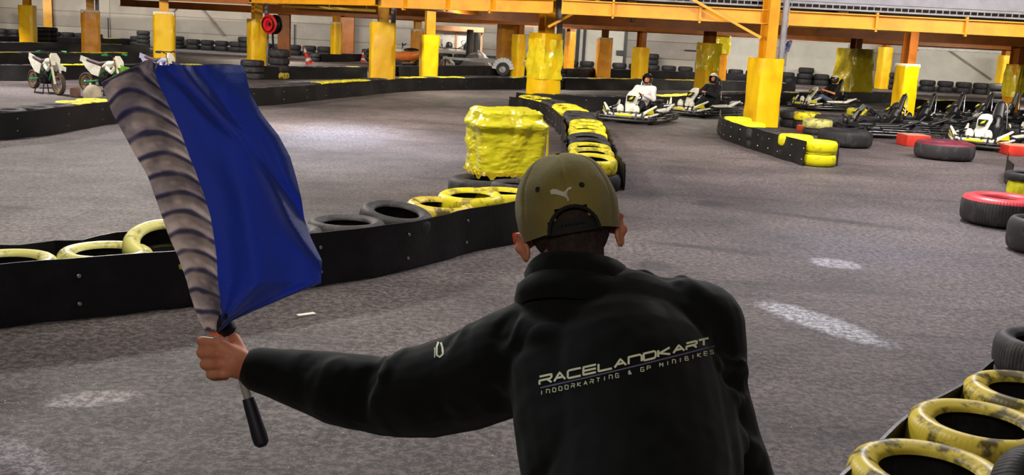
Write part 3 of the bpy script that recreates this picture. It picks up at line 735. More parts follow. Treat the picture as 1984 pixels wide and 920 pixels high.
# rows in the middle distance
MR = [(470, 153), (560, 153), (650, 152), (712, 151)]
barrier(MR, ranges([(676, 690)], YT_), 'the row between the reel pillar and the wide padded pillar', bolts=0, off=.32)
barrier([(622, 120), (660, 120), (705, 119)], ranges([]), 'the short row at the thin padded pillar', bolts=0)
barrier([(772, 148), (850, 147), (940, 146), (1025, 147)], ranges([(1012, 1026)], YT_), 'the row in front of the trailer', bolts=0, step=.7)
barrier([(1098, 150), (1240, 152), (1400, 157), (1500, 161), (1660, 168)], ranges([(1125, 1150)], YW_), 'the back row beyond the moving karts', bolts=0)
barrier([(1770, 217), (1850, 218), (1940, 222)], ranges([(1795, 1862)], Y_), 'the row behind the parked karts', bolts=0)
far_stack(1545, 158, 3, .42, 'the square dark stack by the wall right of the grey pipe pillar', h=.3)
far_stack(1710, 172, 3, .5, 'the tall dark stack right of the film bundled pillar', h=.3); far_stack(1738, 174, 3, .45, 'the dark stack left of the pillar among the parked karts', h=.28)
far_stack(1936, 205, 3, .5, 'the tall black stack near the right edge', h=.3)
far_stack(1262, 145, 4, .4, 'the dark stack right of the bright edged pillar', h=.3); far_stack(727, 120, 3, .5, 'the round black stack beside the traffic cone')
far_stack(565, 100, 3, .5, 'the black stack behind the reel', h=.3)

# kerb boxes
M_KERB = mat('red_kerb_paint', (206, 50, 32), .5, var=(150, 30, 24), vscale=5); M_KERBT = mat('worn_kerb_top', (190, 150, 126), .6, var=(206, 110, 84), vscale=5)
def kerb(px, py, size, rz, label):
    c = G(px, py); bm = bmesh.new(); box(bm, (0, 0, size[2]/2), size, bev=.03)
    for f in bm.faces:
        if f.normal.z > .5: f.material_index = 1
    o = link('kerb_block', bm, [M_KERB, M_KERBT], loc=(c.x, c.y, .001), rot=(0, 0, rz)); tag(o, label, 'kerb block')
kerb(1768, 282, (.52, .5, .24), .1, 'red kerb block left of the very large wine topped tyre')
kerb(1985, 300, (.9, .7, .2), -.1, 'red kerb block with worn pale top at the right edge')
kerb(1578, 256, (.7, .5, .14), .1, 'low worn red kerb block between yellow end stack and very large black tyre')

# ------------------------------------------------------------------ wrapped box
def wrapped_box():
    z0 = .285; c = G(975, 334, .285); c.z = z0
    root = empty('wrapped_box', c, .32, 'bulky box wrapped in crumpled yellow plastic film, standing on a truck tyre', 'wrapped box')
    n = 120; rows = 84; w2, d2, h = .37, .36, .70
    def shape(a, z, seed=0):
        ca, sa = math.cos(a), math.sin(a); q = (abs(ca)**9+abs(sa)**9)**(-1/9); p = V((ca*w2*q, sa*d2*q, z)); N_ = V((ca, sa, 0))
        t = z/h
        cr = .035*noise.noise(V((ca*2.2, sa*2.2, z*4)))
        diag = math.sin(14*(z*1.5+ca*.45+.35*noise.noise(V((ca*2, sa*2, z*3)))))
        rd = lambda q: 1-2*abs(noise.noise(q))
        cr += .018*diag*max(0, t-.25)+.012*rd(V((ca*2.5+z*2, sa*2.5, z*7)))+.010*rd(V((ca*7-z*4, sa*7, z*16)))+.006*rd(V((ca*14, sa*14+z*9, z*30)))
        sag = .04*math.exp(-((t-.80)/.08)**2)*(1+noise.noise(V((ca*3, sa*3, 2))))
        flare = .05*max(0, .1-t)*(3+8*noise.noise(V((ca*8, sa*8, 1))))
        return p+N_*(cr+sag+flare-.03*max(0, t-.85)*6)
    bm = bmesh.new(); rg = []
    for k in range(rows+1):
        z = h*k/rows; ring = [bm.verts.new(shape(2*PI*(j+.5)/n, z)) for j in range(n)]
        if k == 0:
            for v in ring: v.co.z += .03*noise.noise(v.co*14)+.02
        if k == rows:
            for j, v in enumerate(ring): v.co.z += .02*noise.noise(v.co*6)
        rg.append(ring)
    for s, dz in ((.9, .035), (.7, .02), (.45, .03), (.2, .015)):
        rg.append([bm.verts.new(V((v.co.x*s, v.co.y*s, h+dz+.03*noise.noise(v.co*5+V((s*4, 0, 0)))))) for v in rg[rows]])
    for a, b in zip(rg, rg[1:]):
        for j in range(n): bm.faces.new((a[j], a[(j+1) % n], b[(j+1) % n], b[j]))
    bm.faces.new(rg[-1])
    link('film_wrapping', bm, mat('bright_yellow_film', (250, 244, 44), .3, var=(226, 208, 36), vscale=4, vmix=.5, bump=.6, bscale=11, coat=.3), root)
    bm = bmesh.new(); box(bm, (0, 0, .33), (.66, .64, .64), bev=.02); link('inner_crate', bm, M_BLACKP, root)
    # twisted film edge hanging at the right front corner
    bm = bmesh.new(); tube(bm, [(.40, -.33, .02), (.405, -.335, .3), (.40, -.33, .52)], [.012, .016, .01], 8); link('film_edge_roll', bm, M_FILM, root)
    bm = bmesh.new(); up_ = []; dn_ = []
    for i in range(97):
        a = 2*PI*i/96; q = shape(a, .05); nn = V((math.cos(a), math.sin(a), 0)); up_.append(bm.verts.new(q+nn*.004)); dn_.append(bm.verts.new(q+nn*(.012+.02*random.random())-V((0, 0, random.uniform(.025, .085)))))
    for i in range(96): bm.faces.new((up_[i], up_[i+1], dn_[i+1], dn_[i]))
    bmesh.ops.solidify(bm, geom=list(bm.faces), thickness=.003)
    link('ragged_hem', bm, M_FILM, root)
wrapped_box()

# ------------------------------------------------------------------ hose reel, cones, drum stack
def reel():
    c = U(524, 47, FPX/57); c.z = c.z
    root = empty('hose_reel', c, -.45, 'round red hose reel fixed to the padded pillar', 'hose reel')
    rx = Matrix.Rotation(PI/2, 3, 'X')
    bm = bmesh.new(); lathe(bm, [(.0, -.16), (.09, -.16), (.09, -.14), (.31, -.14), (.33, -.12), (.31, -.10), (.12, -.10)], 32, rot=rx, c=(0, -.2, 0)); 
    link('front_flange', bm, mat('reel_red', (226, 30, 30), .35), root)
    bm = bmesh.new(); lathe(bm, [(.0, -.10), (.31, -.10), (.33, -.12), (.31, -.14), (.0, -.14)], 32, rot=rx, c=(0, .12, 0)); link('rear_flange', bm, M_BLACKP, root)
    bm = bmesh.new()
    for k in range(6): tube(bm, [(.27*math.cos(a*PI/12), -.08+k*.045, .27*math.sin(a*PI/12)) for a in range(24)], .024, 8, closed=True)
    lathe(bm, [(.24, -.12), (.24, .18)], 24, rot=rx, c=(0, 0, 0)); link('hose', bm, M_BLACKP, root)
    bm = bmesh.new(); lathe(bm, [(.0, -.0), (.07, 0), (.07, .03), (.0, .03)], 16, rot=rx, c=(0, -.02, 0)); link('hub', bm, M_BLACKP, root)
    bm = bmesh.new(); bar(bm, (0, .1, 0), (-.42, .14, .02), .07, .07); bar(bm, (.0, .1, 0), (.05, .1, -.95), .05, .05); box(bm, (.05, .1, -.98), (.12, .12, .1)); link('bracket', bm, M_DARKMET, root)
    bm = bmesh.new(); box(bm, (.05, .1, -c.z/2-.5), (.06, .06, c.z-1.0)); box(bm, (.05, .1, -c.z+.02), (.3, .3, .03)); link('post', bm, M_STEELY, root)
reel()
def cone(px, py, s, tilt, rz, label, h=.55):
    c = G(px, py); root = empty('traffic_cone', (c.x, c.y, s), 0, label, 'traffic cone'); root.rotation_euler = (0, tilt, rz)
    mr = mat('cone_red', (222, 60, 40), .45); mw = mat('cone_white', (236, 232, 228), .45)
    pr = [(.13, .03), (.115, .10), (.095, .18), (.078, .26), (.058, .36), (.035, .46), (.022, .53), (.012, .54)]
    bm = bmesh.new(); lathe(bm, [(r*1.0, z*h/.55) for r, z in pr], 20, mat_fn=lambda i: 1 if i in (1, 4) else 0); link('cone_body', bm, [mr, mw], root)
    bm = bmesh.new(); box(bm, (0, 0, .02), (.32, .32, .04), bev=.012); link('cone_base', bm, mr, root)
cone(703, 120, .0, 0, .2, 'small upright red and white traffic cone beyond the tyre rows', h=.6)
cone(600, 146, .41, -.35, .2, 'leaning red and white traffic cone on the tyres right of the reel', h=.7)
def drum():
    c = G(540, 152)
    for i, (kd, h, l) in enumerate((((M_YELW, M_YELW), .22, 'bottom yellow painted'), (K_, .24, 'second taped black'), (K_, .24, 'third black'), (K_, .27, 'top black'))):
        tyre((c.x, c.y, .002+sum((.22, .24, .24)[:i])+.002*i), kd, l+' tyre of the tall round stack beside the red reel', None, R=.36, hgt=h, n=40)
drum()
for i in range(3):
    c = G(489, 153); tyre((c.x, c.y, .002+i*.205), K_, ('bottom', 'middle', 'top')[i]+' black tyre of the stack at the left foot of the reel pillar', None, R=.38, hgt=.2, n=32)

# ------------------------------------------------------------------ workshop corner
def trailer():
    c = G(966, 145.5); root = empty('trailer', c, -.12, 'grey flatbed trailer with drawbar and white mudguard behind the tyres', 'trailer')
    mg = mat('galvanised_trailer', (176, 176, 178), .4, .5); mf = mat('white_mudguard', (214, 218, 224), .35)
    bm = bmesh.new()
    for y in (-.65, .65): bar(bm, (-1.2, y, .62), (1.5, y, .62), .1, .14)
    for x in (-1.1, -.2, .7, 1.4): bar(bm, (x, -.65, .62), (x, .65, .62), .08, .1)
    box(bm, (.15, 0, .71), (2.7, 1.25, .03)); link('bed_frame', bm, mg, root, smooth=False)
    bm = bmesh.new(); bar(bm, (-2.6, -.1, .66), (-1.1, -.5, .62), .09, .1); bar(bm, (-2.6, -.1, .66), (-1.1, .5, .62), .09, .1); link('drawbar', bm, mg, root, smooth=False)
    bm = bmesh.new(); tube(bm, [(-2.5, -.1, .02), (-2.5, -.1, .66)], .035, 8); box(bm, (-2.5, -.1, .02), (.15, .15, .04)); link('prop_stand', bm, M_DARKMET, root)
    rx = Matrix.Rotation(PI/2, 3, 'X')
    for y in (-.82, .82):
        bm = bmesh.new(); lathe(bm, [(.16, -.08), (.2, -.09), (.29, -.08), (.31, 0), (.29, .08), (.2, .09), (.16, .08)], 28, closed=True, rot=rx, c=(.3, y, .31)); wh = link('wheel', bm, M_BLACKT, root)
        bm = bmesh.new(); lathe(bm, [(0, -.03), (.12, -.02), (.17, -.06), (.17, .06), (.12, .02), (0, .03)], 24, rot=rx, c=(.3, y, .31)); link('rim', bm, mg, wh)
        bm = bmesh.new(); pts = [(.3+.39*math.cos(a), y, .31+.39*math.sin(a)) for a in [PI*k/10 for k in range(11)]]
        for a, b in zip(pts, pts[1:]): bar(bm, a, b, .24, .02, up=(0, 1, 0))
        link('mudguard', bm, mf, root)
trailer()
def bench():
    c = G(880, 128); root = empty('workbench', c, -.1, 'cluttered workbench with shelf posts by the wall, behind the trailer drawbar', 'workbench')
    mw = mat('bench_wood', (176, 124, 84), .6, var=(140, 96, 62)); ms = mat('bench_grey', (150, 142, 134), .6)
    bm = bmesh.new(); box(bm, (0, 0, .82), (2.9, .8, .06)); link('bench_top', bm, ms, root)
    for x in (-1.4, 1.4):
        for y in (-.36, .36):
            bm = bmesh.new(); box(bm, (x, y, .4), (.07, .07, .8)); link('leg', bm, ms, root)
    for x in (-1.4, 0, 1.4): bm = bmesh.new(); box(bm, (x, .37, 1.4), (.08, .06, 1.2)); link('shelf_post', bm, mw, root)
    bm = bmesh.new(); box(bm, (0, .3, 2.02), (3.1, .5, .26)); link('shelf_box', bm, mw, root)
    bm = bmesh.new(); box(bm, (0, .45, 1.35), (2.9, .03, 1.1)); link('back_panel', bm, mat('pale_board', (206, 200, 190), .6), root)
bench()
def kart_frame(px, py, z, rz, label, s=1.0):
    c = G(px, py); c.z = z; root = empty('kart_frame', c, rz, label, 'kart frame')
    bm = bmesh.new()
    for p in ([(-.7, -.3, .1), (.6, -.35, .1), (.6, .35, .1), (-.7, .3, .1)],): tube(bm, [V(q)*s for q in p], .025*s, 8, closed=True)
    tube(bm, [V((-.3, -.3, .1))*s, V((-.2, 0, .3))*s, V((-.3, .3, .1))*s], .02*s, 8); link('tube_frame', bm, M_DARKMET, root)
    bm = bmesh.new(); pr = [(.0, .3), (.1, .29), (.16, .22), (.2, .05), (.18, -.02), (0, -.04)]
    lathe(bm, pr, 18, c=(.2*s, 0, .14*s)); 
    for v in bm.verts: v.co *= 1
    link('seat_shell', bm, M_BLACKP, root)
    bm = bmesh.new(); tube(bm, [V((-.25+.0*k, .13*math.cos(k*PI/8), .42+.13*math.sin(k*PI/8)))*s for k in range(16)], .015*s, 6, closed=True); tube(bm, [V((-.5, 0, .12))*s, V((-.25, 0, .42))*s], .012*s, 6); link('steering_wheel', bm, M_BLACKP, root)
kart_frame(862, 127, .86, .4, 'black kart frame with seat lying on the workbench')
kart_frame(900, 129, .86, 1.2, 'second black kart frame on the right half of the workbench')
def slab(name, px, py, z, size, rz, m, label, cat, ry=0, lean=0):
    c = G(px, py); c.z = z; bm = bmesh.new(); box(bm, (0, 0, size[2]/2), size, bev=min(size)*.2)
    o = link(name, bm, m, loc=c, rot=(lean, ry, rz)); return tag(o, label, cat)
slab('rubber_mat_roll', 908, 136, .0, (.34, .3, 2.0), .1, M_BLACKP, 'tall black rolled mat leaning at the workbench, the left one of two', 'mat roll', lean=-.05)
slab('rubber_mat_roll', 922, 136, .0, (.34, .3, 1.85), .2, M_BLACKP, 'tall black rolled mat at the workbench, the right one of two', 'mat roll', lean=-.05)
def cover(px, py, w_, d_, h_, rz, m, label, name='tarp_cover', z=.0):
    c = G(px, py); c.z = z; bm = bmesh.new(); ellip(bm, (0, 0, 0), (w_, d_, h_), seg=28)
    for v in bm.verts:
        v.co.z = max(v.co.z, 0); q = v.co.copy(); k = 1+.18*noise.noise(q*3)+.1*noise.noise(q*7); v.co.x *= k; v.co.y *= k; v.co.z *= k*(1-.35*abs(q.x/w_))
    o = link(name, bm, m, loc=c, rot=(0, 0, rz)); return tag(o, label, 'cover')
cover(924, 139, .9, .5, 1.0, 0, mat('grey_tarp', (126, 120, 124), .55, var=(92, 88, 94), vscale=5, bump=.6, bscale=6), 'grey tarpaulin heap piled beside the trailer drawbar')
cover(864, 139, .5, .4, .72, 0, mat('pale_sack', (190, 184, 172), .6, var=(120, 114, 104), vscale=5, bump=.6, bscale=8), 'pale crumpled sack heap right of the narrow leaning pillar')
def scooter():
    c = G(790, 138); root = empty('quad_bike', c, .3, 'orange and white quad bike between the wide pillar and the narrow leaning pillar', 'quad bike')
    mo = mat('quad_orange', (222, 120, 50), .4); mw = M_WHITEP
    bm = bmesh.new(); chain(bm, [(V((-.6, 0, .62)), .24), (V((.1, 0, .7)), .26), (V((.55, 0, .8)), .2)]); bm = remesh(bm, .04, 2); link('bodywork', bm, mo, root)
    bm = bmesh.new(); ellip(bm, (.15, 0, .92), (.4, .18, .12)); link('saddle', bm, M_BLACKP, root)
    bm = bmesh.new(); ellip(bm, (-.45, 0, .9), (.28, .3, .12)); link('front_fairing', bm, mw, root)
    bm = bmesh.new(); tube(bm, [(-.2, -.4, 1.22), (-.25, -.1, 1.14), (-.25, .1, 1.14), (-.2, .4, 1.22)], .03, 8); tube(bm, [(-.25, 0, 1.14), (-.4, 0, .7)], .03, 8); link('handlebar', bm, M_BLACKP, root)
    rx = Matrix.Rotation(PI/2, 3, 'X')
    for x in (-.6, .6):
        for y in (-.45, .45):
            bm = bmesh.new(); lathe(bm, [(.12, -.1), (.2, -.11), (.26, -.08), (.27, 0), (.26, .08), (.2, .11), (.12, .1), (.02, .03), (.02, -.03)], 22, closed=True, rot=rx, c=(x, y, .27)); link('wheel', bm, M_BLACKT, root)
    bm = bmesh.new(); bar(bm, (-.6, -.4, .27), (-.6, .4, .27), .05, .05); bar(bm, (.6, -.4, .27), (.6, .4, .27), .05, .05); bar(bm, (-.6, 0, .27), (.6, 0, .32), .12, .1); link('axle_frame', bm, M_DARKMET, root)
scooter()
# folded banner behind the grey pipe
bm = bmesh.new(); a = U(1509, 108, 24.8); b = U(1530, 82, 24.9)
for i in range(5): capsule(bm, a+V((i*.015, 0, 0)), b+V((.0, i*.02, -i*.05)), .03, .07-.008*i, 10, sx=1.0, sy=.5)
tag(link('rolled_flag', bm, mat('dark_blue_cloth', (38, 38, 90), .7, var=(170, 170, 184), vscale=6, vmix=.5)), 'rolled dark blue and white flag tucked behind the grey pipe', 'flag')

bm = bmesh.new()
for p, R, h in PACK:
    lathe(bm, [(R*.62, p.z+h*.1), (R*.72, p.z+h*.0), (R*.92, p.z+h*.06), (R, p.z+h*.3), (R, p.z+h*.7), (R*.92, p.z+h*.94), (R*.72, p.z+h), (R*.62, p.z+h*.9), (R*.86, p.z+h*.5)], 18, closed=True, c=(p.x, p.y, 0))
bmesh.ops.recalc_face_normals(bm, faces=bm.faces)
tag(link('tyre_rows', bm, M_DARKT), 'dark tyres packed in the lower layers of the barriers and along the foot of the far wall', 'tyres', kind='stuff')
print('TYRES individual', sum(o.name.startswith('tyre') for o in COL.objects), 'packed', len(PACK))
# ------------------------------------------------------------------ karts (front towards local -Y)
RX = Matrix.Rotation(PI/2, 3, 'X'); RY = Matrix.Rotation(PI/2, 3, 'Y')
def panel(bm, pts, th, mi=0, yup=(0, 0, 1)):
    """thick plate over an outline; th = thickness vector"""
    th = V(th); a = [bm.verts.new(V(p)) for p in pts]; b = [bm.verts.new(V(p)+th) for p in pts]; n = len(pts)
    fs = [bm.faces.new(a[::-1]), bm.faces.new(b)]+[bm.faces.new((a[i], a[(i+1) % n], b[(i+1) % n], b[i])) for i in range(n)]
    for f in fs: f.material_index = mi
    return fs
def make_kart(dark=False):
    root = empty('go_kart', (0, 0, 0)); W_ = M_BLACKP if dark else M_WHITEP
    # bumper ring
    bm = bmesh.new(); ring = [(-.58, -1.0), (-.30, -1.06), (.30, -1.06), (.58, -1.0), (.70, -.82), (.72, -.2), (.74, .45), (.72, .86), (.5, .97), (-.5, .97), (-.72, .86), (-.74, .45), (-.72, -.2), (-.70, -.82)]
    tube(bm, [(x, y, .085) for x, y in ring], .035, 8, closed=True, sx=1, sy=1); link('rubber_bumper', bm, M_BLACKP, root)
    bm = bmesh.new(); tube(bm, [(x*1.03, y*1.02, .155) for x, y in ring], .016, 8, closed=True); tube(bm, [(x*1.02, y*1.01, .205) for x, y in ring[5:14]], .013, 8)
    for x, y in ring: bar(bm, (x*1.02, y*1.015, .09), (x*1.02, y*1.01, .21), .03, .02)
    link('bumper_rail', bm, M_RAIL, root)
    bm = bmesh.new()
    tube(bm, [(-.28, -.8, .08), (-.33, -.2, .07), (-.36, .8, .08), (.36, .8, .08), (.33, -.2, .07), (.28, -.8, .08)], .022, 8, closed=True)
    tube(bm, [(-.45, -.62, .13), (.45, -.62, .13)], .02, 8); tube(bm, [(-.6, .66, .14), (.6, .66, .14)], .022, 8); tube(bm, [(-.2, -.7, .08), (0, -.45, .34), (.2, -.7, .08)], .016, 8)
    box(bm, (0, -.25, .05), (.6, 1.1, .015)); link('chassis', bm, M_DARKMET, root)
    # front fairing: swept white blades with yellow insets, black seams
    fr = bmesh.new()
    for s in (-1, 1):
        capsule(fr, (s*.02, -.92, .19), (s*.34, -.90, .19), .06, .048, 10, sx=1, sy=.8); capsule(fr, (s*.38, -.90, .21), (s*.62, -.60, .41), .046, .024, 10)
        capsule(fr, (s*.46, -.86, .16), (s*.66, -.55, .24), .036, .02, 10)
    link('front_fairing', fr, W_, root)
    fy = bmesh.new(); capsule(fy, (-.16, -.972, .19), (.16, -.972, .19), .034, .034, 10); link('yellow_inset', fy, M_BLACKP if dark else M_KYEL, root)
    for s in (-1, 1):
        fy = bmesh.new(); panel(fy, [(s*.46, -.93, .24), (s*.60, -.74, .36), (s*.61, -.68, .24)], (0, -.02, 0)); bmesh.ops.recalc_face_normals(fy, faces=fy.faces); link('yellow_inset', fy, M_BLACKP if dark else M_KYEL, root)
    bs = bmesh.new()
    for x in (-.26, -.13, .13, .26, -.40, .40): bar(bs, (x, -.99, .12), (x*1.04, -.93, .28), .03, .03)
    tube(bs, [(-.42, -.975, .13), (.42, -.975, .13)], .014, 6); tube(bs, [(-.42, -.93, .26), (.42, -.93, .26)], .012, 6); link('fairing_seam', bs, M_BLACKP, root)
    # steering nose
    no = bmesh.new(); o1 = [(-.085, -.70, .22), (.085, -.70, .22), (.12, -.60, .42), (.155, -.46, .60), (.11, -.40, .70), (0, -.385, .725), (-.11, -.40, .70), (-.155, -.46, .60), (-.12, -.60, .42)]
    panel(no, o1, (0, .05, .012)); bmesh.ops.recalc_face_normals(no, faces=no.faces); bmesh.ops.bevel(no, geom=list(no.edges), offset=.012, segments=2, affect='EDGES'); nn = link('steering_nose', no, W_, root)
    nb_ = bmesh.new(); panel(nb_, [(-.07, -.625, .48), (.07, -.625, .48), (.105, -.52, .61), (-.105, -.52, .61)], (0, -.022, .004)); bmesh.ops.recalc_face_normals(nb_, faces=nb_.faces); link('nose_window', nb_, M_BLACKP, nn)
    nb_ = bmesh.new(); panel(nb_, [(-.025, -.62, .52), (.04, -.60, .54), (.06, -.55, .60), (-.01, -.57, .57)], (0, -.03, .004)); bmesh.ops.recalc_face_normals(nb_, faces=nb_.faces); link('nose_emblem', nb_, M_KYEL, nn)
    for s in (-1, 1): bm = bmesh.new(); ellip(bm, (s*.19, -.72, .30), (.085, .07, .12)); link('pedal_cover', bm, W_, root)
    sw = bmesh.new(); rot = Matrix.Rotation(-.75, 3, 'X')
    tube(sw, [V((0, -.24, .60))+rot @ V((.15*math.cos(a*PI/10), .15*math.sin(a*PI/10), 0)) for a in range(20)], .017, 8, closed=True)
    for a in (0, 2.1, 4.2): tube(sw, [V((0, -.24, .60)), V((0, -.24, .60))+rot @ V((.15*math.cos(a), .15*math.sin(a), 0))], .012, 6)
    tube(sw, [(0, -.24, .60), (0, -.62, .2)], .013, 6); link('steering_wheel', sw, M_BLACKP, root)
    # side pods
    for s in (-1, 1):
        bm = bmesh.new(); capsule(bm, (s*.56, -.35, .20), (s*.58, .42, .22), .10, .09, 12, sx=1, sy=1); sp = link('side_pod', bm, M_BLACKP, root); bm = bmesh.new(); capsule(bm, (s*.57, -.30, .27), (s*.60, .20, .29), .055, .05, 10); capsule(bm, (s*.60, .28, .27), (s*.68, .66, .42), .055, .022, 10); link('pod_blade', bm, W_, sp)
        bm = bmesh.new(); capsule(bm, (s*.655, -.2, .24), (s*.67, .34, .25), .03, .02, 8); capsule(bm, (s*.53, -.30, .31), (s*.62, .50, .33), .03, .02, 8); link('pod_stripe', bm, M_DARKMET, sp)
    # wheels
    for s in (-1, 1):
        for y, r, wd in ((-.62, .13, .065), (.66, .14, .095)):
            bm = bmesh.new(); pr = [(.07, -wd), (r-.02, -wd), (r, -wd*.7), (r, wd*.7), (r-.02, wd), (.07, wd)]; lathe(bm, pr, 22, closed=True, rot=RY, c=(s*.52, y, r)); wh = link('wheel', bm, M_BLACKT, root)
            bm = bmesh.new(); lathe(bm, [(.0, .02), (.04, .03), (.075, wd*.8), (.075, -wd*.8), (.04, -.03), (0, -.02)], 18, rot=RY, c=(s*.52, y, r)); link('rim', bm, M_CHROME, wh)
    # seat with tall rest and hoop
    bm = bmesh.new(); chain(bm, [(V((0, -.10, .12)), .15), (V((0, .15, .14)), .18), (V((0, .32, .35)), .14), (V((0, .40, .58)), .11)]); chain(bm, [(V((-.15, .1, .22)), .05), (V((-.16, .3, .42)), .05)]); chain(bm, [(V((.15, .1, .22)), .05), (V((.16, .3, .42)), .05)])
    bm = remesh(bm, .025, 2, lambda p, n: V((p.x, p.y, max(p.z, .06)))); link('seat', bm, M_BLACKP, root)
    bm = bmesh.new(); capsule(bm, (0, .43, .58), (0, .52, .90), .115, .085, 14, sx=1.0, sy=.55, up=(0, 1, 0)); hr = link('headrest', bm, M_BLACKP, root)
    bm = bmesh.new(); tube(bm, [(-.2, .5, .12), (-.16, .52, .55), (-.11, .55, .9), (0, .56, 1.0), (.11, .55, .9), (.16, .52, .55), (.2, .5, .12)], .014, 8); link('roll_hoop', bm, M_CHROME, root)
    # engine and tank
    bm = bmesh.new(); box(bm, (.36, .50, .30), (.24, .30, .26), bev=.03); box(bm, (.36, .52, .46), (.16, .2, .1), bev=.02); lathe(bm, [(0, -.05), (.09, -.05), (.09, .05), (0, .05)], 16, rot=RY, c=(.22, .5, .3)); link('engine', bm, M_DARKMET, root)
    bm = bmesh.new(); capsule(bm, (-.36, .36, .28), (-.36, .62, .28), .10, .10, 12); link('fuel_tank', bm, M_WHITEP if not dark else M_DARKMET, root)
    bm = bmesh.new(); tube(bm, [(.45, .5, .36), (.62, .62, .40), (.62, .85, .36)], [.035, .04, .03], 10); link('exhaust', bm, M_CHROME, root)
    return root
PROTO = {}
def place_kart(loc, rz, label, group, dark=False):
    if dark in PROTO: o = dup(PROTO[dark])
    else: o = PROTO[dark] = make_kart(dark)
    o.location = loc; o.rotation_euler = (0, 0, rz); tag(o, label, 'go-kart', group); return o
def person(loc, rz, label, shirt, legs, helmet, helmet_top=None, lean=.0, sleeves=True, skin_arms=False):
    """kart driver, seated, hands on the wheel; local frame as the kart"""
    B = dict(hip=V((0, .20, .26)), ch=V((lean*.5, .30, .62)), nk=V((lean*.75, .30, .83)), hd=V((lean, .27, .98)))
    sh = [V((s*.19+lean*.6, .29, .76)) for s in (-1, 1)]; el = [V((s*.30+lean*.35, .10, .54)) for s in (-1, 1)]; wr = [V((s*.15, -.16, .63)) for s in (-1, 1)]; hnd = [V((s*.14, -.235, .635)) for s in (-1, 1)]
    hp = [V((s*.10, .12, .27)) for s in (-1, 1)]; kn = [V((s*.17, -.26, .44)) for s in (-1, 1)]; an = [V((s*.15, -.58, .20)) for s in (-1, 1)]; toe = [V((s*.15, -.68, .30)) for s in (-1, 1)]
    bm = bmesh.new(); chain(bm, [(B['hip'], .12), (B['ch'], .13), (B['nk'], .05), (B['hd'], .07)])
    capsule(bm, sh[0], sh[1], .06, .06)
    for i in (0, 1):
        chain(bm, [(sh[i], .05), (el[i], .038), (wr[i], .026), (hnd[i], .03)]); chain(bm, [(hp[i], .08), (kn[i], .055), (an[i], .038), (toe[i], .03)])
        for k in range(4): a = hnd[i]+V(((-.02+.013*k), 0, 0)); chain(bm, [(a, .011), (a+V((0, -.035, .012)), .010), (a+V((0, -.045, -.02)), .009)], 8)
        s = (-1, 1)[i]; chain(bm, [(hnd[i], .012), (hnd[i]+V((-s*.04, -.01, .02)), .010)], 8)
    bm = remesh(bm, .011, 2); root = link('person', bm, M_SKIN, loc=loc, rot=(0, 0, rz)); tag(root, label, 'person', None)
    bm = bmesh.new(); chain(bm, [(B['hip']+V((0, 0, .0)), .145), (B['ch'], .165), (B['nk']-V((0, 0, .06)), .085)]); capsule(bm, sh[0], sh[1], .085, .085)
    for i in (0, 1):
        pts = [(sh[i], .078), (el[i], .062)]
        if sleeves: pts.append((wr[i].lerp(el[i], .12), .045))
        else: pts[1] = (sh[i].lerp(el[i], .75), .066)
        chain(bm, pts)
    def fold(p, n): return p+n*(.008*noise.noise(p*9)+.005*noise.noise(p*21))
    bm = remesh(bm, .014, 2, fold); link('shirt', bm, shirt, root)
    bm = bmesh.new()
    for i in (0, 1): chain(bm, [(hp[i], .10), (kn[i], .075), (an[i].lerp(kn[i], .1), .055)])
    capsule(bm, hp[0], hp[1], .12, .12); bm = remesh(bm, .016, 2, fold); link('trousers', bm, legs, root)
    for i in (0, 1): bm = bmesh.new(); chain(bm, [(an[i], .048), (toe[i], .04)]); bm = remesh(bm, .012, 2); link('shoe', bm, M_BLACKP, root)
    # helmet: shell with face opening
    h = B['hd']; bm = bmesh.new(); q = bmesh.ops.create_uvsphere(bm, u_segments=28, v_segments=20, radius=1)
    dele = [v for v in bm.verts if v.co.y < -.55 and -.38 < v.co.z < .34 and abs(v.co.x) < .74]
    bmesh.ops.delete(bm, geom=dele, context='VERTS')
    for v in bm.verts:
        v.co = V((v.co.x*.125, v.co.y*.148-(.018 if v.co.z < -.2 and v.co.y < 0 else 0), v.co.z*.145))
        if v.co.z < -.12: v.co.z = -.12
    g = bmesh.ops.extrude_face_region(bm, geom=list(bm.faces)); 
    for v in [e for e in g['geom'] if isinstance(e, bmesh.types.BMVert)]: v.co *= .88
    bmesh.ops.recalc_face_normals(bm, faces=bm.faces)
    for f in bm.faces:
        if helmet_top and f.calc_center_median().z > .07: f.material_index = 1
    hl = link('helmet', bm, [helmet, helmet_top or helmet], root, loc=h)
    bm = bmesh.new()
    for s in (-1, 1): ellip(bm, (s*.032, -.070, .015), (.013, .008, .009), seg=8)
    link('eyes', bm, M_BLACKP, root, loc=h)
    bm = bmesh.new(); ellip(bm, (0, -.082, -.01), (.013, .018, .024), seg=10); link('nose', bm, M_SKIN, root, loc=h)
    bm = bmesh.new(); pts = [V((.128*math.sin(a), -.150*math.cos(a), .055)) for a in [(-1.1+2.2*k/12) for k in range(13)]]
    for a, b in zip(pts, pts[1:]): bar(bm, a+V((0, 0, .02)), b+V((0, 0, .02)), .035, .006, up=(0, 0, 1))
    link('visor', bm, mat('raised_visor', (50, 50, 56), .1, coat=.8), hl)
    return root
MK = dict(moving='karts being driven', parked='parked karts in the far row', front='parked karts in the front row')
g1 = G(1238, 238); k1 = place_kart(V((g1.x, g1.y+.45, .003)), -.42, 'kart driven by the white shirted driver, leading the two on track', MK['moving'])
person(V((g1.x, g1.y+.45, .003)), -.42, 'driver in white shirt and black helmet steering the leading kart', mat('white_cotton', (238, 234, 232), .8), mat('dark_jeans', (30, 30, 36), .8), mat('black_helmet', (18, 18, 20), .12, coat=.9), lean=.10, sleeves=True)
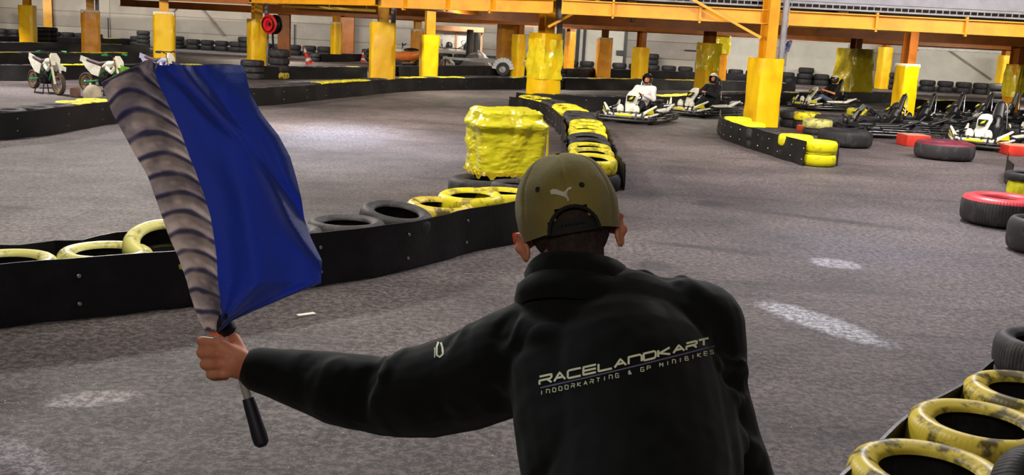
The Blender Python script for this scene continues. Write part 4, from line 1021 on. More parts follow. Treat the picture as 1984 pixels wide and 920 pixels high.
g2 = G(1366, 226); place_kart(V((g2.x, g2.y+.4, .003)), -.85, 'kart driven by the driver in black, just behind the leading kart', MK['moving'])
person(V((g2.x, g2.y+.4, .003)), -.85, 'driver in black sweater and white topped helmet on the second kart', mat('black_sweater', (24, 22, 30), .85), mat('black_jeans', (20, 20, 24), .8), mat('dark_helmet', (44, 40, 46), .15, coat=.8), M_WHITEP, lean=.06)
g3 = G(1600, 214); place_kart(V((g3.x, g3.y+.2, .003)), -1.25, 'kart driven leftwards behind the loose tyres, with a driver in black top', MK['moving'])
person(V((g3.x, g3.y+.2, .003)), -1.25, 'driver in black top and blue jeans on the third kart, behind the loose tyres', mat('black_top', (20, 20, 22), .85), mat('blue_jeans', (92, 104, 134), .8), mat('grey_black_helmet', (50, 50, 52), .15, coat=.8), M_WHITEP, sleeves=False)
names = ['leftmost kart of the parked far row, next to the very large black tyre', 'second parked kart from the left, in front of the padded pillar', 'third parked kart from the left, above the wine topped tyre', 'fourth parked kart from the left in the far row', 'rightmost parked kart of the far row']
for i, px in enumerate((1718, 1778, 1836, 1892, 1946)):
    d_ = 23.3+1.45*i; g = U(px, 68+.052*(px-992), d_); place_kart(V((g.x, g.y, .003)), -1.5, names[i], MK['parked'], True)
for px, py, rz, l in ((1914, 286, -.72, 'parked kart with white nose, right beside the wine topped tyre'), (2022, 280, -.72, 'parked kart with white nose at the right edge, behind the red kerb block')):
    g = G(px, py); place_kart(V((g.x, g.y, .003)), rz, l, MK['front'])

# ------------------------------------------------------------------ pit bikes (front towards local -Y)
def pitbike(loc, rz, label, body, accent, fender, stand=True, rear_lift=.07, steer=0, number=M_WHITEP):
    root = empty('motorbike', loc, rz, label, 'motorbike', 'small motocross bikes parked at the left')
    def wheel(y, z, r, lab):
        bm = bmesh.new(); lathe(bm, [(r-.06, -.03), (r-.03, -.045), (r-.005, -.035), (r, 0), (r-.005, .035), (r-.03, .045), (r-.06, .03)], 30, closed=True, rot=RY, c=(0, y, z)); wh = link('wheel', bm, mat('dusty_tyre', (74, 60, 54), .8), root)
        bm = bmesh.new(); lathe(bm, [(r-.085, -.025), (r-.058, -.03), (r-.058, .03), (r-.085, .025)], 30, closed=True, rot=RY, c=(0, y, z)); link('rim', bm, mat('gold_rim', (212, 172, 96), .3, .6), wh)
        bm = bmesh.new(); lathe(bm, [(0, -.06), (.03, -.06), (.03, .06), (0, .06)], 12, rot=RY, c=(0, y, z))
        for k in range(14): a = k*2*PI/14; tube(bm, [(.03*(-1)**k, y, z), (0, y+(r-.07)*math.cos(a), z+(r-.07)*math.sin(a))], .004, 4)
        lathe(bm, [(.05, -.045), (.10, -.045), (.10, -.040), (.05, -.040)], 20, closed=True, rot=RY, c=(0, y, z)); link('spokes', bm, M_CHROME, wh)
    wheel(-.56, .25, .25, 'front'); wheel(.52, .22+rear_lift, .22, 'rear')
    bm = bmesh.new(); HT = V((0, -.36, .82))
    for s in (-1, 1): tube(bm, [(s*.085, -.56, .25), (s*.085, -.44, .62)], .026, 10)
    link('fork_lower', bm, M_WHITEP, root)
    bm = bmesh.new()
    for s in (-1, 1): tube(bm, [(s*.085, -.455, .56), (s*.085, -.35, .88)], .02, 10)
    bar(bm, (-.11, -.37, .83), (.11, -.37, .83), .05, .03); bar(bm, (-.11, -.40, .70), (.11, -.40, .70), .05, .03); link('fork_upper', bm, mat('fork_gold', (206, 160, 110), .3, .7), root)
    bm = bmesh.new(); tube(bm, [(-.33, -.22, .95), (-.2, -.28, .97), (-.07, -.33, .90), (.07, -.33, .90), (.2, -.28, .97), (.33, -.22, .95)], .013, 8); tube(bm, [(-.15, -.29, .955), (.15, -.29, .955)], .012, 8); link('handlebar', bm, M_DARKMET, root)
    for s in (-1, 1): bm = bmesh.new(); tube(bm, [(s*.33, -.22, .95), (s*.24, -.26, .963)], .02, 8); link('grip', bm, M_BLACKP, root)
    for s in (-1, 1): bm = bmesh.new(); tube(bm, [(s*.25, -.27, .96), (s*.3, -.36, .945), (s*.36, -.26, .93)], [.012, .03, .012], 8); link('hand_guard', bm, accent, root)
    bm = bmesh.new(); panel(bm, [(-.10, -.47, .66), (.10, -.47, .66), (.12, -.44, .80), (.07, -.40, .91), (-.07, -.40, .91), (-.12, -.44, .80)], (0, .025, .01)); bmesh.ops.recalc_face_normals(bm, faces=bm.faces); link('number_plate', bm, number, root)
    bm = bmesh.new(); pts = [V((0, -.88, .585)), V((0, -.74, .615)), V((0, -.56, .635)), V((0, -.42, .66)), V((0, -.30, .60))]
    for a, b, w1 in zip(pts, pts[1:], (.09, .13, .15, .13)): bar(bm, a, b, w1, .014, up=(1, 0, 0))
    link('front_fender', bm, fender, root)
    bm = bmesh.new()
    tube(bm, [(0, -.36, .80), (0, -.26, .50), (0, -.12, .28), (0, .12, .26), (0, .18, .44), (0, -.30, .72)], .022, 8); tube(bm, [(0, .18, .5), (0, .5, .70)], .018, 8)
    for s in (-1, 1): tube(bm, [(s*.09, .14, .34), (s*.10, .52, .22+rear_lift)], .02, 8)
    link('frame', bm, accent, root)
    bm = bmesh.new(); box(bm, (0, -.02, .35), (.2, .26, .2), bev=.03); tube(bm, [(0, -.06, .40), (0, -.17, .52)], .06, 12); lathe(bm, [(0, -.12), (.075, -.11), (.075, .11), (0, .12)], 18, rot=RY, c=(0, .02, .32)); link('engine', bm, M_DARKMET, root)
    bm = bmesh.new(); chain(bm, [(V((0, -.30, .74)), .07), (V((0, -.14, .72)), .085), (V((0, .02, .66)), .05)]); 
    for s in (-1, 1): chain(bm, [(V((s*.07, -.36, .66)), .04), (V((s*.10, -.28, .54)), .035), (V((s*.07, -.14, .62)), .05)])
    bm = remesh(bm, .014, 2); link('tank_shroud', bm, body, root)
    bm = bmesh.new()
    for s in (-1, 1): panel(bm, [(s*.07, .05, .66), (s*.085, .12, .44), (s*.09, .30, .48), (s*.08, .48, .62), (s*.06, .62, .77), (s*.05, .44, .74)], (s*-.02, 0, 0))
    bar(bm, (0, .40, .745), (0, .70, .82), .13, .015, up=(1, 0, 0)); bmesh.ops.recalc_face_normals(bm, faces=bm.faces); link('rear_panel', bm, body, root)
    bm = bmesh.new(); chain(bm, [(V((0, -.10, .755)), .045), (V((0, .12, .71)), .06), (V((0, .48, .79)), .04)]); bm = remesh(bm, .014, 2); link('seat', bm, mat('bike_seat', (70, 52, 56), .6), root)
    bm = bmesh.new(); tube(bm, [(.07, -.17, .50), (.12, -.28, .40), (.12, -.05, .22), (.11, .14, .42), (.10, .3, .55), (.10, .58, .66)], [.02, .02, .02, .025, .035, .035], 10); link('exhaust', bm, M_CHROME, root)
    if stand:
        bm = bmesh.new()
        for s in (-1, 1):
            tube(bm, [(s*.12, -.14, .235), (s*.17, -.18, .0)], .012, 6); tube(bm, [(s*.12, .16, .235), (s*.17, .2, .0)], .012, 6); tube(bm, [(s*.17, -.18, .01), (s*.17, .2, .01)], .012, 6)
        tube(bm, [(-.15, 0, .12), (.15, 0, .12)], .012, 6); box(bm, (0, 0, .235), (.26, .34, .02))
        st = link('paddock_stand', bm, M_BLACKP, None, loc=loc, rot=(0, 0, rz)); tag(st, 'black stand lifting the '+label.split(',')[0], 'bike stand', 'stands under the small motorbikes')
    return root
MG = mat('kawa_green', (40, 150, 80), .35); ML = mat('lime_plastic', (130, 206, 70), .35); MN = mat('dark_blue_plastic', (44, 48, 92), .35)
g = G(91, 184); pitbike(V((g.x-.2, g.y+.4, .003)), .92, 'white and green motorbike, leftmost of the three', M_WHITEP, MG, M_WHITEP)
g = G(198, 188); b2 = pitbike(V((g.x-.05, g.y+.3, .003)), 1.2, 'white motorbike with lime green front and hand guards, middle of the three', M_WHITEP, MG, ML)
g = G(300, 172); pitbike(V((g.x, g.y+.35, .003)), 1.1, 'dark blue and silver motorbike, half hidden above the blue flag', mat('silver_plastic', (150, 150, 176), .3), MN, MN)
bm = bmesh.new(); ellip(bm, (0, 0, 0), (.22, .18, .30), seg=20)
for v in bm.verts:
    v.co.z = max(v.co.z, 0); v.co *= 1+.08*noise.noise(v.co*6)
g = G(180, 190); tag(link('sandbag', bm, mat('pale_canvas', (172, 160, 140), .8, var=(140, 130, 112), vscale=8), loc=(g.x, g.y, .002)), 'pale domed sack on the floor in front of the middle motorbike', 'sack')
slab('wooden_block', 146, 188, .002, (.22, .3, .22), .4, mat('brown_block', (92, 66, 56), .7, var=(120, 90, 76)), 'brown block beside the pale sack', 'block')

# ------------------------------------------------------------------ the marshal
def Q(px, py, d, r_px=None): return U(px, py, d) if r_px is None else (U(px, py, d), r_px*d/FPX)
HC = U(1099, 395, 1.95)
SK = lambda *a: Q(*a)
floor_z = 0
hipc = V((.19, 1.52, .95)); 
hipL, hipR = hipc+V((-.10, 0, -.02)), hipc+V((.10, 0, -.02))
kneeL, kneeR = V((.07, 1.60, .50)), V((.33, 1.55, .50)); ankL, ankR = V((.05, 1.55, .09)), V((.36, 1.48, .09))
shL, shR = U(985, 695, 1.93), U(1350, 655, 1.90)
elL = U(742, 770, 2.08); wrL = U(500, 716, 2.15)
elR = U(1432, 905, 1.86); wrR = elR+V((.03, .10, -.20)); hdR = wrR+V((.0, .05, -.08))
neck = U(1108, 560, 1.92)
def body():
    bm = bmesh.new()
    # head: skull, jaw, face on the far side
    rot = Matrix((IR, FW, IU)).transposed() @ Matrix.Rotation(math.radians(-9.5), 3, 'Y')
    hc = U(1102, 425, 1.955)
    def h(x, y, z): return hc+rot @ V((x, y, z))
    ellip(bm, h(0, .0, .02), (.077, .095, .095), rot, 24); ellip(bm, h(0, .035, -.045), (.060, .062, .075), rot, 20)
    ellip(bm, h(0, .096, -.02), (.013, .022, .022), rot, 10); ellip(bm, h(0, .085, -.055), (.024, .014, .010), rot, 10); ellip(bm, h(0, .07, -.098), (.024, .02, .018), rot, 10)
    for s in (-1, 1): ellip(bm, h(s*.032, .086, .018), (.020, .010, .007), rot, 8)
    capsule(bm, h(0, -.030, -.04), neck, .056, .054, 18)
    # ears stand off the head
    for s, ex, ey, k in ((-1, 1014, 479, .95), (1, 1200, 445, 1.08)):
        c = U(ex, ey, 1.95); er = rot @ Matrix.Rotation(-s*.62, 3, 'Z') @ Matrix.Rotation(s*.12, 3, 'Y')
        ellip(bm, c, (.0060, .018, .029*k), er, 18); ellip(bm, c+er @ V((s*.0, .002, -.018*k)), (.0065, .011, .014*k), er, 12)
        pts = [c+er @ V((s*.003, -.0155*math.cos(a), .0285*k*math.sin(a))) for a in [-1.1+3.4*q/14 for q in range(15)]]
        tube(bm, pts, .0042, 8); capsule(bm, c+er @ V((0, .008, 0)), h(s*.068, .01, -.02), .012, .016, 10)
    chest = U(1190, 700, 1.86)
    chain(bm, [(neck, .052), (chest+V((0, .04, 0)), .095), (hipc+V((0, .02, .1)), .125), (hipc, .13)]); capsule(bm, shL, shR, .06, .06); 
    chain(bm, [(shL, .055), (elL, .042), (wrL, .027)]); chain(bm, [(shR, .055), (elR, .042), (wrR, .028), (hdR, .03)])
    for k in range(4): a = hdR+V((-.005, -.02+.016*k, -.01)); chain(bm, [(a, .010), (a+V((-.005, .008, -.045)), .009), (a+V((-.02, .012, -.07+.006*abs(k-1))), .008)], 8)
    chain(bm, [(hdR, .012), (hdR+V((-.02, .045, -.02)), .010), (hdR+V((-.03, .06, -.045)), .008)], 8)
    for a, b, c in ((hipL, kneeL, ankL), (hipR, kneeR, ankR)): chain(bm, [(a, .085), (b, .055), (c, .038), (c+V((0, .12, -.05)), .035)])
    # left hand closed round the pole: back of the hand towards the camera
    D = 2.15
    capsule(bm, U(486, 712, 2.145), U(455, 704, 2.125), .027, .026, 14, sx=.8, sy=1.15)
    kn = [U(421, 664, 2.118), U(423, 685, 2.113), U(427, 705, 2.113), U(434, 723, 2.118)]
    wr = U(470, 708, 2.13)
    for i, k_ in enumerate(kn): capsule(bm, wr.lerp(U(462, 700+i*8-12, 2.13), .9), k_, .019, .0115, 12)
    mids = [U(391, 661, 2.138), U(390, 683, 2.134), U(396, 706, 2.134), U(407, 726, 2.138)]
    tips2 = [U(397, 667, 2.178), U(397, 690, 2.176), U(404, 712, 2.176), U(415, 731, 2.174)]
    tips3 = [U(421, 669, 2.186), U(424, 692, 2.186), U(431, 712, 2.184), U(438, 730, 2.180)]
    for a, b, c, d, r in zip(kn, mids, tips2, tips3, (.0108, .0112, .0105, .0092)):
        chain(bm, [(a, r*1.02), (b, r), (c, r*.92), (d, r*.84)], 12)
    chain(bm, [(U(470, 690, 2.135), .015), (U(455, 657, 2.15), .0125), (U(437, 645, 2.168), .0115), (U(412, 641, 2.176), .010)], 12)
    bm = remesh(bm, .0036, 2); ob = link('person', bm, skinm, smooth=True)
    return ob, rot, hc
skinm = M_SKIN
MARSHAL, HROT, HCEN = body()
tag(MARSHAL, 'person in black fleece jacket and khaki cap, seen from behind, holding the blue flag', 'person')

M_HAIR = mat('short_dark_hair', (48, 33, 28), .8, var=(84, 58, 46), vscale=60, vmix=.6, bump=.5, bscale=300)
bm = bmesh.new(); ellip(bm, HCEN+HROT @ V((0, -.004, .006)), (.080, .098, .098), HROT, 32); 
keep = [v for v in bm.verts if (HROT.transposed() @ (v.co-HCEN)).y > .04 or (HROT.transposed() @ (v.co-HCEN)).z < -.075]
bmesh.ops.delete(bm, geom=keep, context='VERTS'); 
capsule(bm, HCEN+HROT @ V((0, -.040, -.03)), HCEN+HROT @ V((0, -.045, -.07)), .056, .052, 20)
link('hair', bm, M_HAIR, MARSHAL)

# jacket
M_FLEECE = mat('black_fleece', (6, 8, 8), .85, var=(9, 12, 11), vscale=30, vmix=.7, bump=.12, bscale=500, sheen=.08, spec=.2)
def jacket():
    bm = bmesh.new()
    J = lambda *p: [Q(*q) for q in p]
    # trunk, leaning forward
    chain(bm, J((1200, 1300, 1.60, 215), (1220, 1060, 1.68, 205), (1235, 900, 1.76, 190), (1215, 740, 1.85, 180), (1185, 680, 1.90, 135)), 26)
    chain(bm, J((1124, 900, 1.75, 118), (1100, 730, 1.86, 120)), 20); chain(bm, J((1330, 900, 1.76, 110), (1300, 720, 1.87, 115)), 20)
    chain(bm, J((1010, 700, 1.93, 108), (1120, 640, 1.90, 105), (1230, 628, 1.89, 108), (1325, 655, 1.89, 103)), 22)
    # neck slope
    chain(bm, J((1115, 590, 1.93, 88), (1120, 640, 1.92, 110)), 20); chain(bm, J((1050, 632, 1.93, 62), (1110, 572, 1.93, 66)), 18); chain(bm, J((1250, 590, 1.93, 62), (1180, 565, 1.93, 60)), 18)
    # left arm
    chain(bm, J((985, 703, 1.93, 104), (905, 738, 1.99, 96), (830, 757, 2.03, 92), (750, 770, 2.08, 76), (650, 750, 2.11, 70), (560, 728, 2.14, 54), (505, 716, 2.145, 43)), 24)
    # right arm hanging
    chain(bm, J((1345, 640, 1.90, 100), (1372, 760, 1.88, 78), (1402, 860, 1.87, 72), (1440, 960, 1.86, 70), (1490, 1060, 1.88, 58), (1490, 1120, 1.90, 50)), 22)
    # shoulder bumps and cuff roll
    chain(bm, J((1245, 545, 1.93, 27), (1262, 562, 1.91, 30)), 12); chain(bm, J((1320, 556, 1.92, 26), (1350, 580, 1.90, 30)), 12)
    chain(bm, J((862, 668, 2.01, 14), (848, 712, 1.97, 16)), 10)
    chain(bm, J((748, 700, 2.06, 13), (738, 760, 2.02, 14), (725, 815, 2.03, 12)), 10)
    chain(bm, J((1430, 722, 1.87, 22), (1395, 715, 1.82, 16)), 10)
    folds = []
    F = lambda a, b, wdt, amp: folds.append((U(*a), U(*b), wdt, amp))
    F((985, 600, 1.86), (955, 800, 1.86), .010, -.009)       # armhole seam
    F((1012, 640, 1.84), (1120, 668, 1.80), .016, .009); F((1010, 668, 1.84), (1090, 700, 1.80), .012, -.007); F((1060, 610, 1.86), (1180, 628, 1.80), .012, .006)
    F((905, 650, 1.93), (892, 800, 1.92), .014, .008); F((880, 650, 1.94), (872, 790, 1.93), .010, -.008); F((930, 640, 1.92), (925, 760, 1.9), .010, -.006)
    F((780, 690, 2.02), (760, 830, 2.02), .012, .009); F((720, 700, 2.02), (690, 820, 2.03), .014, -.010); F((660, 690, 2.05), (620, 800, 2.05), .016, .007)
    F((735, 700, 2.0), (800, 780, 2.0), .01, .007); F((600, 690, 2.08), (585, 780, 2.08), .012, -.005)
    F((1225, 520, 1.92), (1310, 560, 1.86), .010, -.010); F((1290, 545, 1.88), (1380, 600, 1.84), .014, .008); F((1380, 620, 1.82), (1425, 760, 1.82), .013, -.008)
    F((1390, 705, 1.80), (1450, 718, 1.84), .008, .010); F((1385, 730, 1.80), (1450, 742, 1.84), .009, -.012); F((1400, 770, 1.80), (1450, 760, 1.82), .010, .006)
    F((1400, 840, 1.78), (1470, 890, 1.82), .016, .010); F((1380, 870, 1.78), (1440, 930, 1.8), .012, -.010)
    F((1330, 620, 1.82), (1380, 900, 1.74), .010, -.006)
    F((1010, 830, 1.78), (1090, 780, 1.76), .02, .006); F((985, 790, 1.86), (1100, 900, 1.7), .02, -.006)
    def fn(p, n):
        o = .0026*noise.noise(p*11)+.0012*noise.noise(p*30)
        for a, b, wd, am in folds:
            d, t = seg_dist(p, a, b)
            if d < wd*3.2+.02: o += 1.7*am*math.exp(-(max(0, d-.012)/wd)**2)*math.sin(PI*min(1, max(0, .12+t*.8)))
        return p+n*o
    bm = remesh(bm, .0055, 4, fn)
    # cuff opening cut square to the forearm
    return bm
jb = jacket(); BVH = BVHTree.FromBMesh(jb); JACKET = link('jacket', jb, M_FLEECE, MARSHAL, smooth=True)
JACKET['label'] = 'black fleece jacket with pale lettering across the back'
# stand-up collar in two rolls
def collar():
    bm = bmesh.new(); n = 48; cen = U(1118, 548, 1.925); up = (HCEN-neck).normalized(); rt = IR.copy(); rt = (rt-up*rt.dot(up)).normalized(); fw = up.cross(rt)
    prof = [(.002, -.045, .0), (.014, -.030, 0), (.018, -.012, 0), (.009, .002, 0), (.015, .014, 0), (.014, .028, 0), (.004, .037, 0), (-.006, .036, 0), (-.010, .02, 0), (-.012, -.02, 0)]
    tl = Matrix.Rotation(math.radians(4), 3, FW)
    rings = []
    for j in range(n):
        a = 2*PI*j/n; ca, sa = math.cos(a), math.sin(a); ring = []
        for o, z, _ in prof:
            r1 = .088+o*1.1+(-z)*.42; r2 = .085+o+(-z)*.35
            wob = .003*noise.noise(V((ca*3, sa*3, z*30)))
            p = rt*(ca*(r1+wob))+(-fw)*(sa*(r2+wob))*-1+up*(z*1.15+.004*math.sin(2*a))
            ring.append(bm.verts.new(cen+tl @ p))
        rings.append(ring)
    for j in range(n):
        a, b = rings[j], rings[(j+1) % n]
        for k in range(len(prof)): bm.faces.new((a[k], a[(k+1) % len(prof)], b[(k+1) % len(prof)], b[k]))
    bmesh.ops.recalc_face_normals(bm, faces=bm.faces); link('collar', bm, M_FLEECE, JACKET)
collar()
bm = bmesh.new(); a = wrL.lerp(elL, .02); dr = (wrL-elL).normalized()
x, y = frame_of(dr); pr = [(.043, -.03), (.046, -.005), (.044, .014), (.038, .016), (.034, .0), (.034, -.03)]
R3 = Matrix((x, y, dr)).transposed(); lathe(bm, pr, 28, closed=True, rot=R3, c=wrL-dr*.006)
bmesh.ops.recalc_face_normals(bm, faces=bm.faces); link('cuff', bm, M_FLEECE, JACKET)

# lettering laid on the cloth
M_PRINT = mat('pale_print', (255, 255, 222), .6, var=(240, 240, 200)); M_PRINT2 = mat('violet_grey_print', (118, 112, 150), .6); M_PRINT3 = mat('pink_print', (236, 206, 160), .6)
def onto(bvh, px, py, off=.0012):
    r = ray(px, py).normalized(); h = bvh.ray_cast(CAM, r)
    return (h[0]+h[1]*off if h[1].dot(r) < 0 else h[0]-h[1]*off) if h[0] is not None else None
def stroke(bm, bvh, pts, wd, mi=0, off=.0012):
    """flat ribbon following pts (photo frame), wd wide, pressed on the surface"""
    fine = []
    for (x0, y0), (x1, y1) in zip(pts, pts[1:]):
        L_ = math.hypot(x1-x0, y1-y0); k = max(1, int(L_/2.5))
        for i in range(k): fine.append((x0+(x1-x0)*i/k, y0+(y1-y0)*i/k))
    fine.append(pts[-1]); prev = None; m = len(fine)
    for i, (x, y) in enumerate(fine):
        a = fine[max(i-1, 0)]; b = fine[min(i+1, m-1)]; dx, dy = b[0]-a[0], b[1]-a[1]; L_ = math.hypot(dx, dy) or 1; nx, ny = -dy/L_*wd/2, dx/L_*wd/2
        p, q = onto(bvh, x+nx, y+ny, off), onto(bvh, x-nx, y-ny, off)
        if p is None or q is None: prev = None; continue
        cur = (bm.verts.new(p), bm.verts.new(q))
        if prev:
            f = bm.faces.new((prev[0], cur[0], cur[1], prev[1])); f.material_index = mi
        prev = cur
GL = {'R': [[(0, 0), (0, .5), (.86, .5), (1, .66), (1, 1), (0, 1)], [(.62, .5), (1, 0)]], 'A': [[(0, 0), (.5, 1), (1, 0)], [(.26, .36), (.74, .36)]],
      'C': [[(1, 1), (.1, 1), (0, .85), (0, .15), (.1, 0), (1, 0)]], 'E': [[(1, 1), (0, 1), (0, 0), (1, 0)], [(0, .5), (1, .5)]], 'L': [[(0, 1), (0, 0), (1, 0)]],
      'N': [[(0, 0), (0, 1), (.85, 1), (1, .8), (1, 0)]], 'D': [[(0, 0), (0, 1), (.88, 1), (1, .8), (1, .2), (.88, 0), (0, 0)]],
      'K': [[(0, 0), (0, 1)], [(.95, 1), (.1, .5), (1, 0)]], 'T': [[(0, 1), (1, 1)], [(.5, 1), (.5, 0)]],
      'I': [[(.5, 0), (.5, 1)]], 'O': [[(0, 0), (0, 1), (1, 1), (1, 0), (0, 0)]], 'G': [[(1, 1), (0, 1), (0, 0), (1, 0), (1, .5), (.5, .5)]], 'M': [[(0, 0), (0, 1), (.5, .4), (1, 1), (1, 0)]],
      'B': [[(0, 0), (0, 1), (.8, 1), (.8, .5), (0, .5)], [(.8, .5), (1, .4), (1, 0), (0, 0)]], 'S': [[(1, 1), (0, 1), (0, .5), (1, .5), (1, 0), (0, 0)]], 'P': [[(0, 0), (0, 1), (1, 1), (1, .5), (0, .5)]],
      '&': [[(1, 0), (.1, .8), (.4, 1), (.7, .8), (0, .3), (.3, 0), (1, .5)]]}
def letters():
    xs = [(1046, 1069), (1074, 1096), (1101, 1126), (1131, 1155), (1160, 1186), (1191, 1213), (1218, 1243), (1247, 1270), (1275, 1298), (1304, 1325), (1329, 1349), (1353, 1372)]
    top = lambda x: 730-(x-1046)*.2300+2*math.sin((x-1046)/327*PI); hh = lambda x: 15.5-(x-1046)/327*3.5
    bm = bmesh.new()
    for (x0, x1), ch in zip(xs, 'RACELANDKART'):
        for pl in GL[ch]:
            stroke(bm, BVH, [(x0+(x1-x0)*u, top(x0+(x1-x0)*u)+hh(x0)*(1-v)) for u, v in pl], 4.0)
    link('lettering', bm, M_PRINT, JACKET, smooth=False)
    bm = bmesh.new(); stroke(bm, BVH, [(x, top(x)+hh(x)+6.5) for x in range(1048, 1388, 12)], 2.6); link('underline', bm, M_PRINT2, JACKET, smooth=False)
    bm = bmesh.new(); txt = 'INDOORKARTING & GP MINIBIKES'; xx = 1050
    st = (1378-1050)/(len(txt)-1)
    for i, ch in enumerate(txt):
        if ch == ' ': continue
        x0 = xx+i*st-3.0; x1 = x0+6.2
        for pl in GL[ch]: stroke(bm, BVH, [(x0+(x1-x0)*u, top(x0)+hh(x0)+12+7.5*(1-v)) for u, v in pl], 1.5)
    link('small_lettering', bm, M_PRINT, JACKET, smooth=False)
    bm = bmesh.new()
    stroke(bm, BVH, [(850, 663), (847, 672), (847, 688), (853, 692), (859, 686), (858, 674), (855, 664)], 3.6); stroke(bm, BVH, [(843, 674), (843, 693)], 2.0); link('sleeve_print', bm, M_PRINT, JACKET, smooth=False)
letters()
# trousers and shoes (below the picture, still there)
bm = bmesh.new()
for a, b, c in ((hipL, kneeL, ankL), (hipR, kneeR, ankR)): chain(bm, [(a, .115), (b, .08), (c+V((0, 0, .02)), .065)])
capsule(bm, hipL+V((0, 0, .03)), hipR+V((0, 0, .03)), .135, .135); bm = remesh(bm, .015, 3, lambda p, n: p+n*.006*noise.noise(p*8)); link('trousers', bm, mat('dark_work_trousers', (34, 36, 44), .8), MARSHAL)
for c in (ankL, ankR):
    bm = bmesh.new(); chain(bm, [(c+V((0, -.02, -.02)), .055), (c+V((0, .05, -.035)), .05), (c+V((0, .15, -.045)), .043)]); bm = remesh(bm, .01, 2, lambda p, n: V((p.x, p.y, max(p.z, .004)))); link('shoe', bm, M_BLACKP, MARSHAL)

# cap
M_CAP = mat('khaki_cotton', (146, 130, 66), .85, var=(122, 110, 56), vscale=8, vmix=.6, bump=.3, bscale=380, sheen=.2, spec=.2)
M_CAPD = mat('dark_cap_lining', (26, 26, 22), .8); M_PATCH = mat('white_embroidery', (226, 222, 200), .6, bump=.3, bscale=500)
def cap():
    c0 = U(1098, 408, 1.955); rot = HROT
    pitch = Matrix.Rotation(math.radians(-2), 3, 'X'); R_ = rot @ pitch
    A_, B_, C_ = .0965, .112, .108
    bm = bmesh.new(); n = 168; rows = 52; rg = []
    def pt(a, t):     # t 0 rim .. 1 crown
        ph = t*PI/2; cr, sr = math.cos(ph), math.sin(ph)
        x = A_*math.cos(a)*(cr**.86 if cr > 0 else 0); y = B_*math.sin(a)*(cr**.86 if cr > 0 else 0); z = C_*sr
        q = V((x, y, z)); seam = 0
        for k in range(6):
            da = abs((a-(PI/2+k*PI/3)+PI) % (2*PI)-PI); seam = max(seam, math.exp(-(da*cr/.035)**2))
        nrm = V((x/A_**2, y/B_**2, z/C_**2)).normalized()
        return q-nrm*(.0032*seam)+nrm*(.0035*noise.noise(q*22+V((3, 1, 0))))
    for k in range(rows):
        t = k/rows; rg.append([bm.verts.new(pt(2*PI*j/n, t)) for j in range(n)])
    low = []
    for j in range(n):
        a = 2*PI*j/n; p = pt(a, 0); low.append(bm.verts.new(V((p.x*.95, p.y*.955, -.044-.004*math.cos(2*a)))))
    mid = [bm.verts.new((u.co+v.co)/2*V((1, 1, 1)).x+V((u.co.x*.012, u.co.y*.012, 0))) for u, v in zip(low, rg[0])]
    rg = [low, mid]+rg; topv = bm.verts.new(V((0, 0, C_)))
    for p, q in zip(rg, rg[1:]):
        for j in range(n): bm.faces.new((p[j], p[(j+1) % n], q[(j+1) % n], q[j]))
    for j in range(n): bm.faces.new((rg[-1][j], rg[-1][(j+1) % n], topv))
    # arched opening at the back (towards the camera, local -Y)
    ox, oz, rx_, rz_ = .002, -.044, .044, .043
    dele = [f for f in bm.faces if f.calc_center_median().y < 0 and ((f.calc_center_median().x-ox)/rx_)**2+((f.calc_center_median().z-oz)/rz_)**2 < 1.12]
    bmesh.ops.delete(bm, geom=dele, context='FACES')
    g = bmesh.ops.solidify(bm, geom=list(bm.faces), thickness=.002)
    bmesh.ops.transform(bm, matrix=Matrix.Translation(c0) @ R_.to_4x4(), verts=bm.verts)
    bmesh.ops.recalc_face_normals(bm, faces=bm.faces)
    bv = BVHTree.FromBMesh(bm); co = link('cap', bm, M_CAP, MARSHAL, smooth=True); co['label'] = 'khaki cap with white leaping cat emblem'
    T = lambda x, y, z: c0+R_ @ V((x, y, z))
    # piping of the arch, strap, tuning teeth
    bm = bmesh.new(); pts = []
    for i in range(17):
        a = PI*i/16; x = ox+rx_*1.04*math.cos(a); z = oz+rz_*1.04*math.sin(a); y = -B_*math.sqrt(max(0, 1-(x/A_)**2))*(1 if z < 0 else max(.05, 1-(z/C_)**2)**.39)
        pts.append(T(x, y-.001, z))
    tube(bm, pts, .0035, 8, sx=1, sy=1); link('opening_binding', bm, M_CAPD, co)
    bm = bmesh.new(); prev = None
    for i in range(21):
        a = -PI/2+(-.62+1.24*i/20)+.02; x = (A_-.0065)*math.cos(a); y = (B_-.0065)*math.sin(a)
        q = [bm.verts.new(T(x*1.0, y, z)) for z in (-.046, -.020)]+[bm.verts.new(T(x*.96, y*.96, z)) for z in (-.020, -.046)]
        if prev:
            for k in range(4): bm.faces.new((prev[k], q[k], q[(k+1) % 4], prev[(k+1) % 4]))
        prev = q
    bmesh.ops.recalc_face_normals(bm, faces=bm.faces); st = link('strap', bm, M_CAPD, co)
    bm = bmesh.new()
    for i in range(7): a = -PI/2-.2+.07*i; ellip(bm, T((A_-.0045)*math.cos(a), (B_-.0045)*math.sin(a), -.031), (.0022, .0022, .0022), None, 8)
    link('strap_stud', bm, M_BLACKP, st)
    bm = bmesh.new(); prev = None                       # brim on the far side
    for i in range(19):
        a = PI/2+(-1.05+2.1*i/18); x = A_*math.cos(a); y = B_*math.sin(a); e = math.cos((a-PI/2)*1.35)
        q = [bm.verts.new(T(x, y, -.040)), bm.verts.new(T(x*1.0, y+.07*e, -.046-.010*abs(math.cos(a))*0)), bm.verts.new(T(x, y+.07*e, -.050)), bm.verts.new(T(x, y, -.044))]
        if prev:
            for k in range(4): bm.faces.new((prev[k], q[k], q[(k+1) % 4], prev[(k+1) % 4]))
        prev = q
    bmesh.ops.recalc_face_normals(bm, faces=bm.faces); link('brim', bm, M_CAP, co)
